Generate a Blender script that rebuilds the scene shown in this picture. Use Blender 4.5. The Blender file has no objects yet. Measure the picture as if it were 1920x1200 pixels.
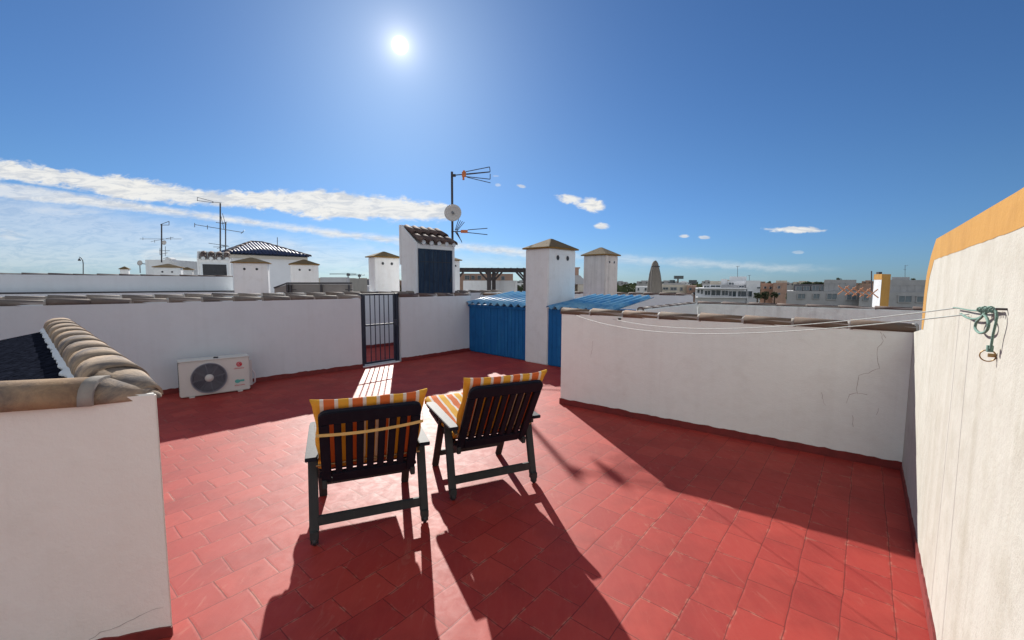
import bpy, bmesh, math, random
from mathutils import Vector, Matrix, noise
random.seed(11)
sc = bpy.context.scene
col = sc.collection
PI = math.pi; rad = math.radians
# ------------------------------------------------------------------ survey helpers
F = 800.0; PIT = rad(5.0); ROL = rad(0.25); EYE = 1.6
def ray(x, y):
    a = x-960; b = 600-y
    c, s = math.cos(ROL), math.sin(ROL)
    u = c*a - s*b; v = s*a + c*b
    fy = F*math.cos(PIT)+v*math.sin(PIT); fz = -F*math.sin(PIT)+v*math.cos(PIT)
    return u/fy, fz/fy
def G(x, y, z=0.0):
    rx, rz = ray(x, y); t = (z-EYE)/rz
    return Vector((rx*t, t, z))
def ZZ(x, y, Y):
    rx, rz = ray(x, y)
    return Vector((rx*Y, Y, EYE+rz*Y))
def bear(deg):
    return Vector((math.sin(rad(deg)), math.cos(rad(deg)), 0))
# ------------------------------------------------------------------ objects
ORG = {}
def thing(name, label, cat, loc=(0, 0, 0), rz=0.0, group=None):
    o = bpy.data.objects.new(name, None); col.objects.link(o)
    o.empty_display_size = .1
    o.location = loc; o.rotation_euler = (0, 0, rz)
    o['label'] = label; o['category'] = cat
    if group: o['group'] = group
    ORG[o.name] = Vector(loc) if rz == 0 else Vector((0, 0, 0))
    return o
def tag(o, label, cat, group=None):
    o['label'] = label; o['category'] = cat
    if group: o['group'] = group
    return o
def struct(o, kind='structure'):
    o['kind'] = kind; return o
class MB:
    def __init__(s): s.v = []; s.f = []; s.sm = []
    def poly(s, pts, smooth=False):
        n = len(s.v); s.v += [Vector(p) for p in pts]; s.f.append(tuple(range(n, n+len(pts)))); s.sm.append(smooth)
    def mesh(s, vs, fs, smooth=False):
        n = len(s.v); s.v += [Vector(p) for p in vs]
        for f in fs: s.f.append(tuple(n+i for i in f)); s.sm.append(smooth)
    def prism(s, base, top):
        k = len(base); vs = list(base)+list(top)
        fs = [tuple(reversed(range(k))), tuple(range(k, 2*k))]
        for i in range(k): j = (i+1) % k; fs.append((i, j, k+j, k+i))
        s.mesh(vs, fs)
    def up(s, base, z0, z1):
        s.prism([(p[0], p[1], z0) for p in base], [(p[0], p[1], z1) for p in base])
    def box(s, c, size, M=None):
        x, y, z = size[0]/2, size[1]/2, size[2]/2
        P = [Vector((i, j, k)) for k in (-z, z) for i, j in ((-x, -y), (x, -y), (x, y), (-x, y))]
        if M is not None: P = [M @ p for p in P]
        c = Vector(c); P = [p+c for p in P]
        s.prism(P[:4], P[4:])
    def bar(s, a, b, w, h, up=(0, 0, 1)):
        a = Vector(a); b = Vector(b); d = (b-a)
        z = d.normalized(); u = Vector(up)
        x = u.cross(z)
        if x.length < 1e-4: x = Vector((1, 0, 0))
        x.normalize(); y = z.cross(x)
        P = [x*sx*w/2 + y*sy*h/2 for sx, sy in ((-1, -1), (1, -1), (1, 1), (-1, 1))]
        s.prism([a+p for p in P], [b+p for p in P])
    def tube(s, pts, r, n=8, cap=True, r2=None):
        pts = [Vector(p) for p in pts]; m = len(pts); rings = []
        u = None
        for i, p in enumerate(pts):
            d = (pts[min(i+1, m-1)]-pts[max(i-1, 0)]).normalized()
            if u is None:
                u = d.orthogonal().normalized()
            else:
                u = (u - d*u.dot(d))
                u = u.normalized() if u.length > 1e-5 else d.orthogonal().normalized()
            w = d.cross(u)
            rr = r if r2 is None else r+(r2-r)*i/(m-1)
            rings.append([p+(u*math.cos(2*PI*k/n)+w*math.sin(2*PI*k/n))*rr for k in range(n)])
        vs = [q for rg in rings for q in rg]; fs = []
        for i in range(m-1):
            for k in range(n):
                fs.append((i*n+k, i*n+(k+1) % n, (i+1)*n+(k+1) % n, (i+1)*n+k))
        s.mesh(vs, fs, True)
        if cap: s.poly(list(reversed(rings[0]))); s.poly(rings[-1])
    def lathe(s, c, prof, n=24, M=None, smooth=True):
        c = Vector(c); vs = []; m = len(prof)
        for r, z in prof:
            for k in range(n):
                p = Vector((r*math.cos(2*PI*k/n), r*math.sin(2*PI*k/n), z))
                if M is not None: p = M @ p
                vs.append(p+c)
        fs = [(i*n+k, i*n+(k+1) % n, (i+1)*n+(k+1) % n, (i+1)*n+k) for i in range(m-1) for k in range(n)]
        s.mesh(vs, fs, smooth)
        s.poly([vs[k] for k in reversed(range(n))]); s.poly([vs[(m-1)*n+k] for k in range(n)])
    def barrel(s, a, b, up, r0, r1, th=.014, n=8, arc=PI):
        """one clay half-round tile from a to b, hump towards up"""
        a = Vector(a); b = Vector(b); d = (b-a).normalized(); up = Vector(up); up = (up-d*up.dot(d)).normalized()
        sd = d.cross(up)
        def ring(p, r):
            return [p + sd*math.copysign(abs(math.cos(t))**.80, math.cos(t))*r + up*(max(0, math.sin(t))**.85)*r for t in [(PI-arc)/2+arc*k/n for k in range(n+1)]]
        o0, o1, i0, i1 = ring(a, r0), ring(b, r1), ring(a, r0-th), ring(b, r1-th)
        N = n+1; vs = o0+o1+i0+i1; fs = []
        for k in range(n):
            fs.append((k, N+k, N+k+1, k+1)); fs.append((2*N+k, 2*N+k+1, 3*N+k+1, 3*N+k))
            fs.append((k, k+1, 2*N+k+1, 2*N+k)); fs.append((N+k, 3*N+k, 3*N+k+1, N+k+1))
        fs.append((0, 2*N, 3*N, N)); fs.append((n, N+n, 3*N+n, 2*N+n))
        base = len(s.v); s.v += vs
        for i, f in enumerate(fs): s.f.append(tuple(base+q for q in f)); s.sm.append(i < 4*n and i % 4 < 2)
    def build(s, name, mat, parent=None, bevel=0, autoorigin=False, smooth_all=False):
        org = Vector((0, 0, 0))
        if parent is not None:
            org = ORG.get(parent.name, Vector((0, 0, 0)))
        elif autoorigin:
            n = len(s.v); org = Vector((sum(p.x for p in s.v)/n, sum(p.y for p in s.v)/n, min(p.z for p in s.v)))
        me = bpy.data.meshes.new(name)
        me.from_pydata([tuple(p-org) for p in s.v], [], s.f); me.update()
        me.materials.append(mat)
        for p, q in zip(me.polygons, s.sm): p.use_smooth = q or smooth_all
        bm = bmesh.new(); bm.from_mesh(me)
        bmesh.ops.recalc_face_normals(bm, faces=bm.faces)
        if bevel:
            es = [e for e in bm.edges if len(e.link_faces) == 2 and e.calc_face_angle(0) > .5]
            bmesh.ops.bevel(bm, geom=es, offset=bevel, segments=2, affect='EDGES', clamp_overlap=True)
        bm.to_mesh(me); bm.free()
        o = bpy.data.objects.new(name, me); col.objects.link(o)
        if parent is not None:
            o.parent = parent
        else:
            o.location = org
        ORG[o.name] = org
        return o
# ------------------------------------------------------------------ materials
def newmat(name):
    m = bpy.data.materials.new(name); m.use_nodes = True
    nt = m.node_tree; b = nt.nodes['Principled BSDF']
    return m, nt, b
def N(nt, t, **k):
    n = nt.nodes.new(t)
    for a, v in k.items():
        if a.startswith('i_'): n.inputs[a[2:].replace('_', ' ')].default_value = v
        else: setattr(n, a, v)
    return n
def L(nt, a, b): nt.links.new(a, b)
def mth(nt, op, a, b=None, c=None, clamp=False):
    n = nt.nodes.new('ShaderNodeMath'); n.operation = op; n.use_clamp = clamp
    for i, v in enumerate((a, b, c)):
        if v is None: continue
        if isinstance(v, (int, float)): n.inputs[i].default_value = v
        else: nt.links.new(v, n.inputs[i])
    return n.outputs[0]
def mix(nt, fac, a, b, mode='MIX'):
    n = nt.nodes.new('ShaderNodeMix'); n.data_type = 'RGBA'; n.blend_type = mode
    for i, v in ((0, fac), (6, a), (7, b)):
        if isinstance(v, (int, float)): n.inputs[i].default_value = v
        elif isinstance(v, tuple): n.inputs[i].default_value = (*v, 1) if len(v) == 3 else v
        else: nt.links.new(v, n.inputs[i])
    return n.outputs[2]
def ramp(nt, fac, stops):
    n = nt.nodes.new('ShaderNodeValToRGB'); e = n.color_ramp.elements
    while len(e) < len(stops): e.new(.5)
    for i, (p, c) in enumerate(stops):
        e[i].position = p; e[i].color = (*c, 1) if len(c) == 3 else c
    nt.links.new(fac, n.inputs[0]); return n.outputs[0]
def geo(nt): return nt.nodes.new('ShaderNodeNewGeometry')
def nz(nt, vec, scale, detail=4, rough=.55, dist=0):
    n = nt.nodes.new('ShaderNodeTexNoise'); n.inputs['Scale'].default_value = scale
    n.inputs['Detail'].default_value = detail; n.inputs['Roughness'].default_value = rough
    n.inputs['Distortion'].default_value = dist
    if vec is not None: nt.links.new(vec, n.inputs['Vector'])
    return n.outputs['Fac']
def mapv(nt, vec, scale=(1, 1, 1), rot=(0, 0, 0), loc=(0, 0, 0)):
    n = nt.nodes.new('ShaderNodeMapping'); n.inputs['Scale'].default_value = scale
    n.inputs['Rotation'].default_value = rot; n.inputs['Location'].default_value = loc
    nt.links.new(vec, n.inputs['Vector']); return n.outputs[0]
def bump(nt, b, h, strength=.3, dist=.01):
    n = nt.nodes.new('ShaderNodeBump'); n.inputs['Strength'].default_value = strength
    n.inputs['Distance'].default_value = dist; nt.links.new(h, n.inputs['Height'])
    nt.links.new(n.outputs[0], b.inputs['Normal']); return n
def plaster(name, base=(.72, .71, .70), dirt=(.42, .38, .33), amount=.35, streak=.25, rough=.9, bmp=.5, patch=(.8, .79, .77)):
    m, nt, b = newmat(name); P = geo(nt).outputs['Position']
    big = nz(nt, P, .9, 4, .6); mid = nz(nt, P, 5, 6, .65); fine = nz(nt, P, 90, 4, .7)
    st = nz(nt, mapv(nt, P, (7, 7, .35)), 1.0, 5, .6)
    st2 = nz(nt, mapv(nt, P, (22, 22, .8)), 1.0, 3, .6)
    c = mix(nt, mth(nt, 'MULTIPLY', mth(nt, 'SUBTRACT', big, .42, clamp=True), 2.2, clamp=True), base, patch)
    c = mix(nt, mth(nt, 'MULTIPLY', ramp(nt, mid, [(.5, (0, 0, 0)), (.8, (1, 1, 1))]), amount), c, dirt)
    c = mix(nt, mth(nt, 'MULTIPLY', ramp(nt, st, [(.48, (0, 0, 0)), (.75, (1, 1, 1))]), streak), c, dirt)
    c = mix(nt, mth(nt, 'MULTIPLY', ramp(nt, st2, [(.58, (0, 0, 0)), (.75, (1, 1, 1))]), streak*.6), c, dirt)
    L(nt, c, b.inputs['Base Color']); b.inputs['Roughness'].default_value = rough
    b.inputs['Specular IOR Level'].default_value = .25
    h = mth(nt, 'ADD', mth(nt, 'MULTIPLY', mid, 1.2), mth(nt, 'ADD', mth(nt, 'MULTIPLY', fine, .22), mth(nt, 'MULTIPLY', big, 3.0)))
    bump(nt, b, h, bmp, .012)
    return m
def simple(name, c, rough=.6, metal=0, var=.25, scale=12, bmp=.15, spec=.5):
    m, nt, b = newmat(name); P = geo(nt).outputs['Position']
    f = nz(nt, P, scale, 5, .6)
    d = tuple(x*(1-var) for x in c); l = tuple(min(1, x*(1+var)) for x in c)
    L(nt, ramp(nt, f, [(.3, d), (.7, l)]), b.inputs['Base Color'])
    b.inputs['Roughness'].default_value = rough; b.inputs['Metallic'].default_value = metal
    b.inputs['Specular IOR Level'].default_value = spec
    if bmp: bump(nt, b, f, bmp, .004)
    return m
M = {}
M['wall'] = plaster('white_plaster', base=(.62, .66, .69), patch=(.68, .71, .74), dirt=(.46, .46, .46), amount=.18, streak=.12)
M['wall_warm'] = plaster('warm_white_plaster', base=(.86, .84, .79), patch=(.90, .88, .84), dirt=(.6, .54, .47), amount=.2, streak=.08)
M['wall_mid'] = plaster('old_white_plaster', base=(.79, .84, .81), patch=(.85, .89, .86), amount=.16, streak=.08)
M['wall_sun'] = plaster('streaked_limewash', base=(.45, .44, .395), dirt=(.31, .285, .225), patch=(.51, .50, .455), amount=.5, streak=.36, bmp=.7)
M['chim'] = plaster('chimney_render', base=(.72, .74, .75), amount=.25, streak=.15)
M['chim_stain'] = plaster('stained_chimney_render', base=(.66, .63, .58), dirt=(.22, .20, .18), amount=.30, streak=.42)
M['grey_wall'] = plaster('grey_rough_render', base=(.76, .80, .77), dirt=(.45, .46, .44), amount=.5, streak=.4, patch=(.82, .85, .82), bmp=1)
M['yellow'] = plaster('ochre_paint', base=(.42, .225, .055), dirt=(.27, .13, .03), patch=(.47, .27, .075), amount=.4, streak=.3)
M['skirt'] = simple('red_skirting_paint', (.17, .018, .016), .6, var=.2)
M['crack'] = simple('crack_shadow', (.42, .39, .37), .9, var=.2)
M['mortar'] = plaster('mortar', base=(.26, .23, .20), dirt=(.16, .14, .12), amount=.5)
def floor_mat(name, c1, c2, worn, rot, bw=.252, rh=.200, rough=.50):
    m, nt, b = newmat(name); P = geo(nt).outputs['Position']
    wob = nz(nt, P, 3.0, 2)
    nv = N(nt, 'ShaderNodeTexNoise'); nv.inputs['Scale'].default_value = 4; L(nt, P, nv.inputs['Vector'])
    vm = N(nt, 'ShaderNodeVectorMath', operation='MULTIPLY_ADD'); L(nt, nv.outputs['Color'], vm.inputs[0])
    vm.inputs[1].default_value = (.022, .022, 0); L(nt, P, vm.inputs[2])
    V = mapv(nt, vm.outputs[0], rot=(0, 0, rot))
    br = N(nt, 'ShaderNodeTexBrick', offset=.37, offset_frequency=2)
    for k, v in {'Scale': 1, 'Mortar Size': .0032, 'Mortar Smooth': .5, 'Bias': 0, 'Brick Width': bw, 'Row Height': rh}.items(): br.inputs[k].default_value = v
    br.inputs['Color1'].default_value = (0, 0, 0, 1); br.inputs['Color2'].default_value = (1, 1, 1, 1); br.inputs['Mortar'].default_value = (.5, .5, .5, 1)
    L(nt, V, br.inputs['Vector'])
    br2 = N(nt, 'ShaderNodeTexBrick', offset=.37, offset_frequency=2)
    for k, v in {'Scale': 1, 'Mortar Size': .013, 'Mortar Smooth': 1, 'Bias': 0, 'Brick Width': bw, 'Row Height': rh}.items(): br2.inputs[k].default_value = v
    L(nt, V, br2.inputs['Vector'])
    mort = br.outputs['Fac']; soft = br2.outputs['Fac']
    per = N(nt, 'ShaderNodeSeparateColor'); L(nt, br.outputs['Color'], per.inputs[0])
    n1 = nz(nt, P, 2.2, 5, .6); n2 = nz(nt, P, 13, 5, .65, .6); n3 = nz(nt, P, 150, 3, .7)
    base = mix(nt, per.outputs[0], c1, c2)
    base = mix(nt, mth(nt, 'MULTIPLY', mth(nt, 'SUBTRACT', n1, .45, clamp=True), 2.4, clamp=True), base, tuple(x*.66 for x in c1))
    base = mix(nt, mth(nt, 'MULTIPLY', ramp(nt, nz(nt, mapv(nt, P, (26, 5, 1), rot=(0, 0, -.9)), 1.0, 6, .7, .8), [(.45, (0, 0, 0)), (.75, (1, 1, 1))]), .15), base, (.44, .10, .065))
    # scuffs: worn paint along the raised tile edges and a few loose smears
    w1 = mth(nt, 'MULTIPLY', soft, ramp(nt, n2, [(.50, (0, 0, 0)), (.62, (1, 1, 1))]))
    w1 = mth(nt, 'MULTIPLY', w1, ramp(nt, nz(nt, P, 1.6, 3), [(.40, (0, 0, 0)), (.55, (1, 1, 1))]))
    sm = nz(nt, mapv(nt, P, (9, 3, 1), rot=(0, 0, .8)), 1.0, 6, .7, 1.5)
    w2 = mth(nt, 'MULTIPLY', ramp(nt, sm, [(.60, (0, 0, 0)), (.72, (1, 1, 1))]), .18)
    w = mth(nt, 'MAXIMUM', mth(nt, 'MULTIPLY', w1, .5), w2)
    base = mix(nt, w, base, worn)
    base = mix(nt, mth(nt, 'MULTIPLY', mort, .75), base, tuple(x*.35 for x in c1))
    L(nt, base, b.inputs['Base Color'])
    r = mth(nt, 'ADD', rough, mth(nt, 'MULTIPLY', n2, .22)); L(nt, r, b.inputs['Roughness']); b.inputs['Specular IOR Level'].default_value = .32
    h = mth(nt, 'SUBTRACT', mth(nt, 'ADD', mth(nt, 'MULTIPLY', per.outputs[0], .25), mth(nt, 'ADD', mth(nt, 'MULTIPLY', n2, .25), mth(nt, 'MULTIPLY', n3, .12))), mth(nt, 'MULTIPLY', soft, .22))
    bump(nt, b, h, .5, .004)
    return m
M['floor'] = floor_mat('red_terrace_tiles', (.30, .026, .021), (.375, .042, .030), (.50, .28, .20), rad(-50.4))
def tile_mat(name, cols, moss=None, rough=.85):
    m, nt, b = newmat(name); g = geo(nt)
    c = ramp(nt, g.outputs['Random Per Island'], [(i/(len(cols)-1), q) for i, q in enumerate(cols)])
    n = nz(nt, g.outputs['Position'], 18, 6, .7); n2 = nz(nt, g.outputs['Position'], 5, 4, .6)
    c = mix(nt, mth(nt, 'MULTIPLY', ramp(nt, n, [(.45, (0, 0, 0)), (.7, (1, 1, 1))]), .6), c, moss or (.12, .10, .08))
    c = mix(nt, mth(nt, 'MULTIPLY', ramp(nt, n2, [(.5, (0, 0, 0)), (.7, (1, 1, 1))]), .16), c, (.5, .45, .38))
    L(nt, c, b.inputs['Base Color']); b.inputs['Roughness'].default_value = rough
    bump(nt, b, n, .4, .006); return m
M['tile'] = tile_mat('weathered_clay', [(.20, .090, .045), (.17, .105, .065), (.12, .075, .05), (.20, .125, .075), (.22, .085, .035)])
M['tile_grey'] = tile_mat('weathered_grey_clay', [(.16, .125, .105), (.10, .085, .08), (.20, .165, .14), (.13, .09, .07)], moss=(.09, .08, .075))
M['tile_dark'] = tile_mat('aged_dark_clay', [(.075, .05, .05), (.11, .065, .055), (.06, .045, .05)], moss=(.07, .06, .055))
M['tile_buff'] = tile_mat('buff_clay', [(.36, .27, .19), (.30, .215, .15), (.41, .31, .22)], moss=(.14, .115, .10))
def ridge_mat():
    m, nt, b = newmat('weathered_ridge_tile'); P = geo(nt).outputs['Position']; g = geo(nt)
    n = nz(nt, P, 5.5, 6, .7, .5); n2 = nz(nt, P, 30, 6, .75); n3 = nz(nt, P, 2.2, 3)
    c = ramp(nt, g.outputs['Random Per Island'], [(0, (.33, .245, .17)), (.5, (.38, .29, .21)), (1, (.29, .22, .16))])
    c = mix(nt, mth(nt, 'MULTIPLY', ramp(nt, n, [(.44, (0, 0, 0)), (.62, (1, 1, 1))]), .85), c, (.10, .095, .10))
    c = mix(nt, mth(nt, 'MULTIPLY', ramp(nt, n2, [(.5, (0, 0, 0)), (.72, (1, 1, 1))]), .45), c, (.16, .12, .09))
    c = mix(nt, mth(nt, 'MULTIPLY', ramp(nt, n3, [(.5, (0, 0, 0)), (.7, (1, 1, 1))]), .3), c, (.42, .22, .08))
    L(nt, c, b.inputs['Base Color']); b.inputs['Roughness'].default_value = .9; b.inputs['Specular IOR Level'].default_value = .2
    bump(nt, b, n2, .6, .008); return m
M['ridge'] = ridge_mat()
M['tile_navy'] = simple('navy_glazed_tile', (.015, .03, .09), .5, var=.3)
M['tile_pale'] = simple('pale_glazed_valley', (.14, .17, .23), .8, spec=.1)
M['cap'] = None
def cap_mat():
    m, nt, b = newmat('ochre_cap_mossy'); g = geo(nt); P = g.outputs['Position']
    n = nz(nt, P, 9, 6, .7); n2 = nz(nt, P, 60, 4, .7)
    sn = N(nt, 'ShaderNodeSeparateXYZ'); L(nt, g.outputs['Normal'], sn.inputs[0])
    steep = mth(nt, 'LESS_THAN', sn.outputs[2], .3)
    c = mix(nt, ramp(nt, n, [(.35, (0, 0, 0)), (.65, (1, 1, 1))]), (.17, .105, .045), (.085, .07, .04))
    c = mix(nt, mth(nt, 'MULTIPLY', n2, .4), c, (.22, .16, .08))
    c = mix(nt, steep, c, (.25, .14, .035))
    L(nt, c, b.inputs['Base Color']); b.inputs['Roughness'].default_value = .95; bump(nt, b, n2, .6, .01)
    return m
M['cap'] = cap_mat()
def paint_wood(name, c, worn, rough=.5, amt=.35, vscale=(30, 30, 2)):
    m, nt, b = newmat(name); tc = N(nt, 'ShaderNodeTexCoord'); P = tc.outputs['Object']
    g = nz(nt, mapv(nt, P, vscale), 1.0, 5, .6); n = nz(nt, P, 7, 5, .65)
    k = mix(nt, mth(nt, 'MULTIPLY', ramp(nt, g, [(.5, (0, 0, 0)), (.72, (1, 1, 1))]), amt), c, worn)
    k = mix(nt, mth(nt, 'MULTIPLY', ramp(nt, n, [(.5, (0, 0, 0)), (.75, (1, 1, 1))]), amt), k, tuple(x*.6 for x in c))
    L(nt, k, b.inputs['Base Color']); b.inputs['Roughness'].default_value = rough
    b.inputs['Specular IOR Level'].default_value = .22
    bump(nt, b, g, .35, .003); return m
M['chair'] = paint_wood('charcoal_wood_paint', (.006, .009, .018), (.022, .026, .036), .62, .30)
M['chair_leg'] = paint_wood('charcoal_leg_paint', (.036, .042, .045), (.07, .075, .075), .65, .35)
M['blue'] = paint_wood('blue_board_paint', (.008, .115, .33), (.03, .22, .46), .5, .55, (14, 14, 1.2))
M['bluedark'] = paint_wood('dark_blue_door_paint', (.012, .030, .062), (.05, .08, .11), .6, .7, (18, 18, 1.5))
def roofblue():
    m, nt, b = newmat('blue_corrugated_sheet'); P = geo(nt).outputs['Position']
    n = nz(nt, P, 3, 5, .6); n2 = nz(nt, P, 26, 5, .7)
    c = mix(nt, ramp(nt, n, [(.38, (0, 0, 0)), (.62, (1, 1, 1))]), (.035, .20, .42), (.13, .33, .50))
    c = mix(nt, mth(nt, 'MULTIPLY', ramp(nt, n2, [(.5, (0, 0, 0)), (.72, (1, 1, 1))]), .5), c, (.30, .36, .38))
    L(nt, c, b.inputs['Base Color']); b.inputs['Roughness'].default_value = .34; bump(nt, b, n2, .25, .004)
    return m
M['roofblue'] = roofblue()
M['navy'] = simple('dark_navy_metal', (.018, .024, .045), .4, var=.2)
M['steel'] = simple('galvanised_steel', (.16, .165, .175), .5, metal=.4, var=.3)
M['steel_dark'] = simple('dark_mast_steel', (.055, .05, .055), .7, metal=.1, var=.08)
M['orange_pl'] = simple('orange_plastic', (.60, .17, .045), .5)
M['dish'] = simple('dish_grey_paint', (.52, .50, .48), .5, var=.08, scale=3)
M['acwhite'] = simple('off_white_enamel', (.62, .61, .57), .45, var=.05, scale=3, bmp=.03)
M['acgrille'] = simple('grey_grille', (.22, .23, .27), .45, var=.1)
M['dark'] = simple('dark_void', (.02, .022, .028), .6, var=.2)
M['red_mark'] = simple('red_mark', (.55, .01, .03), .5, var=.02, bmp=0)
M['teal_mark'] = simple('teal_mark', (.10, .42, .38), .5, var=.02, bmp=0)
M['white_mark'] = simple('white_mark', (.7, .7, .7), .5, var=.02, bmp=0)
M['rope'] = simple('green_cord', (.13, .24, .20), .8, var=.4, scale=300, bmp=.6)
M['line'] = simple('pale_washing_line', (.50, .56, .53), .6, var=.2, scale=60)
M['brass'] = simple('tarnished_brass', (.40, .27, .13), .4, metal=.7)
M['pergola'] = paint_wood('dark_pergola_wood', (.055, .048, .050), (.10, .08, .07), .7)
M['roofgrey'] = simple('dark_waterproof_felt', (.012, .014, .022), .95, var=.8, scale=30, bmp=.9, spec=0)
M['umb'] = simple('taupe_canvas', (.165, .145, .125), .9, var=.05)
M['trellis'] = simple('orange_brown_trellis', (.40, .16, .075), .7)
M['glass'] = simple('dark_window_glass', (.05, .07, .09), .15, var=.2)
M['shutter'] = simple('grey_roller_shutter', (.16, .20, .23), .5)
M['bwhite'] = simple('white_house_render', (.74, .75, .77), .85, var=.05, scale=1)
M['bcream'] = simple('cream_house_render', (.55, .50, .42), .85, var=.1, scale=1)
M['bbrown'] = simple('brown_house_render', (.36, .235, .18), .85, var=.15, scale=1)
M['bgrey'] = simple('grey_house_render', (.40, .40, .41), .85, var=.1, scale=1)
M['bdark'] = simple('dark_house_cladding', (.13, .13, .15), .7, var=.2, scale=1)
M['panel'] = simple('taupe_fence_panel', (.26, .235, .215), .8, var=.1, scale=3)
M['bark'] = simple('bark', (.10, .07, .05), .9)
def leaf_mat():
    m, nt, b = newmat('leaf_green'); g = geo(nt)
    L(nt, ramp(nt, g.outputs['Random Per Island'], [(0, (.03, .05, .02)), (.6, (.055, .08, .03)), (1, (.11, .12, .05))]), b.inputs['Base Color'])
    b.inputs['Roughness'].default_value = .8; return m
M['leaf'] = leaf_mat()
def ground_mat():
    m, nt, b = newmat('town_ground'); P = geo(nt).outputs['Position']
    n = nz(nt, P, .03, 8, .7); n2 = nz(nt, P, .4, 6, .7)
    c = ramp(nt, n, [(.35, (.06, .075, .035)), (.5, (.16, .14, .10)), (.65, (.10, .10, .055))])
    L(nt, mix(nt, mth(nt, 'MULTIPLY', n2, .5), c, (.22, .19, .15)), b.inputs['Base Color']); b.inputs['Roughness'].default_value = .95
    return m
M['ground'] = ground_mat()
def stripes():
    m, nt, b = newmat('striped_cushion_cloth'); tc = N(nt, 'ShaderNodeTexCoord'); P = tc.outputs['Object']
    s = N(nt, 'ShaderNodeSeparateXYZ'); L(nt, P, s.inputs[0])
    t = mth(nt, 'FRACT', mth(nt, 'ADD', mth(nt, 'DIVIDE', s.outputs[0], .150), 10.185))
    n = nt.nodes.new('ShaderNodeValToRGB'); n.color_ramp.interpolation = 'CONSTANT'; e = n.color_ramp.elements
    Y = (.74, .40, .035); W = (.76, .72, .66); O = (.66, .15, .03)
    st = [(0, Y), (.37, W), (.5, O), (.87, W)]
    while len(e) < 4: e.new(.5)
    for i, (p, c) in enumerate(st): e[i].position = p; e[i].color = (*c, 1)
    L(nt, t, n.inputs[0])
    w = nz(nt, P, 400, 2); f = nz(nt, P, 9, 4)
    c = mix(nt, mth(nt, 'MULTIPLY', w, .15), n.outputs[0], (.5, .4, .3))
    L(nt, c, b.inputs['Base Color']); b.inputs['Roughness'].default_value = .9; b.inputs['Specular IOR Level'].default_value = .15
    bump(nt, b, mth(nt, 'ADD', mth(nt, 'MULTIPLY', f, 2), mth(nt, 'MULTIPLY', w, .3)), .35, .008)
    tr = N(nt, 'ShaderNodeBsdfTranslucent'); L(nt, c, tr.inputs['Color'])
    mx = N(nt, 'ShaderNodeMixShader'); mx.inputs[0].default_value = .21
    out = nt.nodes['Material Output']; L(nt, b.outputs[0], mx.inputs[1]); L(nt, tr.outputs[0], mx.inputs[2]); L(nt, mx.outputs[0], out.inputs['Surface'])
    return m
M['stripe'] = stripes()
M['strap'] = simple('yellow_white_strap', (.66, .45, .16), .8, var=.1)
# ------------------------------------------------------------------ repeated builders
def up_pt(p, z): return Vector((p[0], p[1], z))
def coping(par, A, B, z, mat='tile', r=.085, step=.36, mort=True, side=None):
    """half-round clay tiles laid end to end along a wall top from A to B"""
    A = up_pt(A, z); B = up_pt(B, z); d = B-A; n = max(1, round(d.length/step)); u = d.normalized(); st = d.length/n
    sd = Vector((u.y, -u.x, 0))
    t = MB(); m = MB()
    for i in range(n):
        a = A+u*st*i; jz = random.uniform(-.006, .006); j = sd*random.uniform(-.006, .006)
        t.barrel(a-u*.010+j+Vector((0, 0, -.012+jz)), a+u*(st+.012)+j+Vector((0, 0, -.018+jz)), (0, 0, 1), r*1.06, r*.90)
        if mort:
            m.barrel(a+u*(st-.035)+Vector((0, 0, -.02)), a+u*(st+.008)+Vector((0, 0, -.02)), (0, 0, 1), r*.95, r*1.0, .05)
    # bed under the tiles
    w = r*.86
    m.up([A+sd*w, B+sd*w, B-sd*w, A-sd*w], z-.004, z+.028)
    t.build('tile_coping', M[mat], par)
    m.build('mortar_bed', M['mortar'], par)
def skirting(par, A, B, n, h=.075, mat='skirt', ends=0.0):
    A = Vector(A); B = Vector(B); d = (B-A); k = max(2, int(d.length/.05)); u = d.normalized()
    m = MB(); P = [A-u*ends+(B-A+u*2*ends)*i/k for i in range(k+1)]
    H = [h+random.uniform(-.006, .006)+.006*noise.noise(Vector((i*.3, d.x, 0))) for i in range(k+1)]
    vs = []
    for p, hh in zip(P, H):
        vs += [up_pt(p, 0.001), up_pt(p+n*.012, .001), up_pt(p+n*.010, hh), up_pt(p, hh)]
    fs = []
    for i in range(k):
        for a, b in ((0, 1), (1, 2), (2, 3)): fs.append((i*4+a, i*4+b, i*4+4+b, i*4+4+a))
    m.mesh(vs, fs); m.poly(vs[:4]); m.poly(vs[-4:])
    m.build('skirting', M[mat], par)
def wall(name, label, A, B, h, th, z0=0.0, mat='wall', cop='tile', r=.085, step=.36, skirt=True, cat='wall', group=None, flip=False):
    """A->B is the line of the face nearest the viewer; the wall has its thickness to the left of A->B (flip: right)"""
    A = Vector((A[0], A[1], 0)); B = Vector((B[0], B[1], 0)); u = (B-A).normalized(); n = Vector((-u.y, u.x, 0))
    if flip: n = -n
    c = (A+B)/2; t = thing(name, label, cat, (c.x, c.y, z0), group=group)
    m = MB(); m.up([A, B, B+n*th, A+n*th], z0, h); m.build('wall_body', M[mat], t, bevel=.012)
    if cop: coping(t, A+n*th/2, B+n*th/2, h, cop, r*.88, step, mort=(r > .06))
    if skirt: skirting(t, A, B, -n)
    return t
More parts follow.
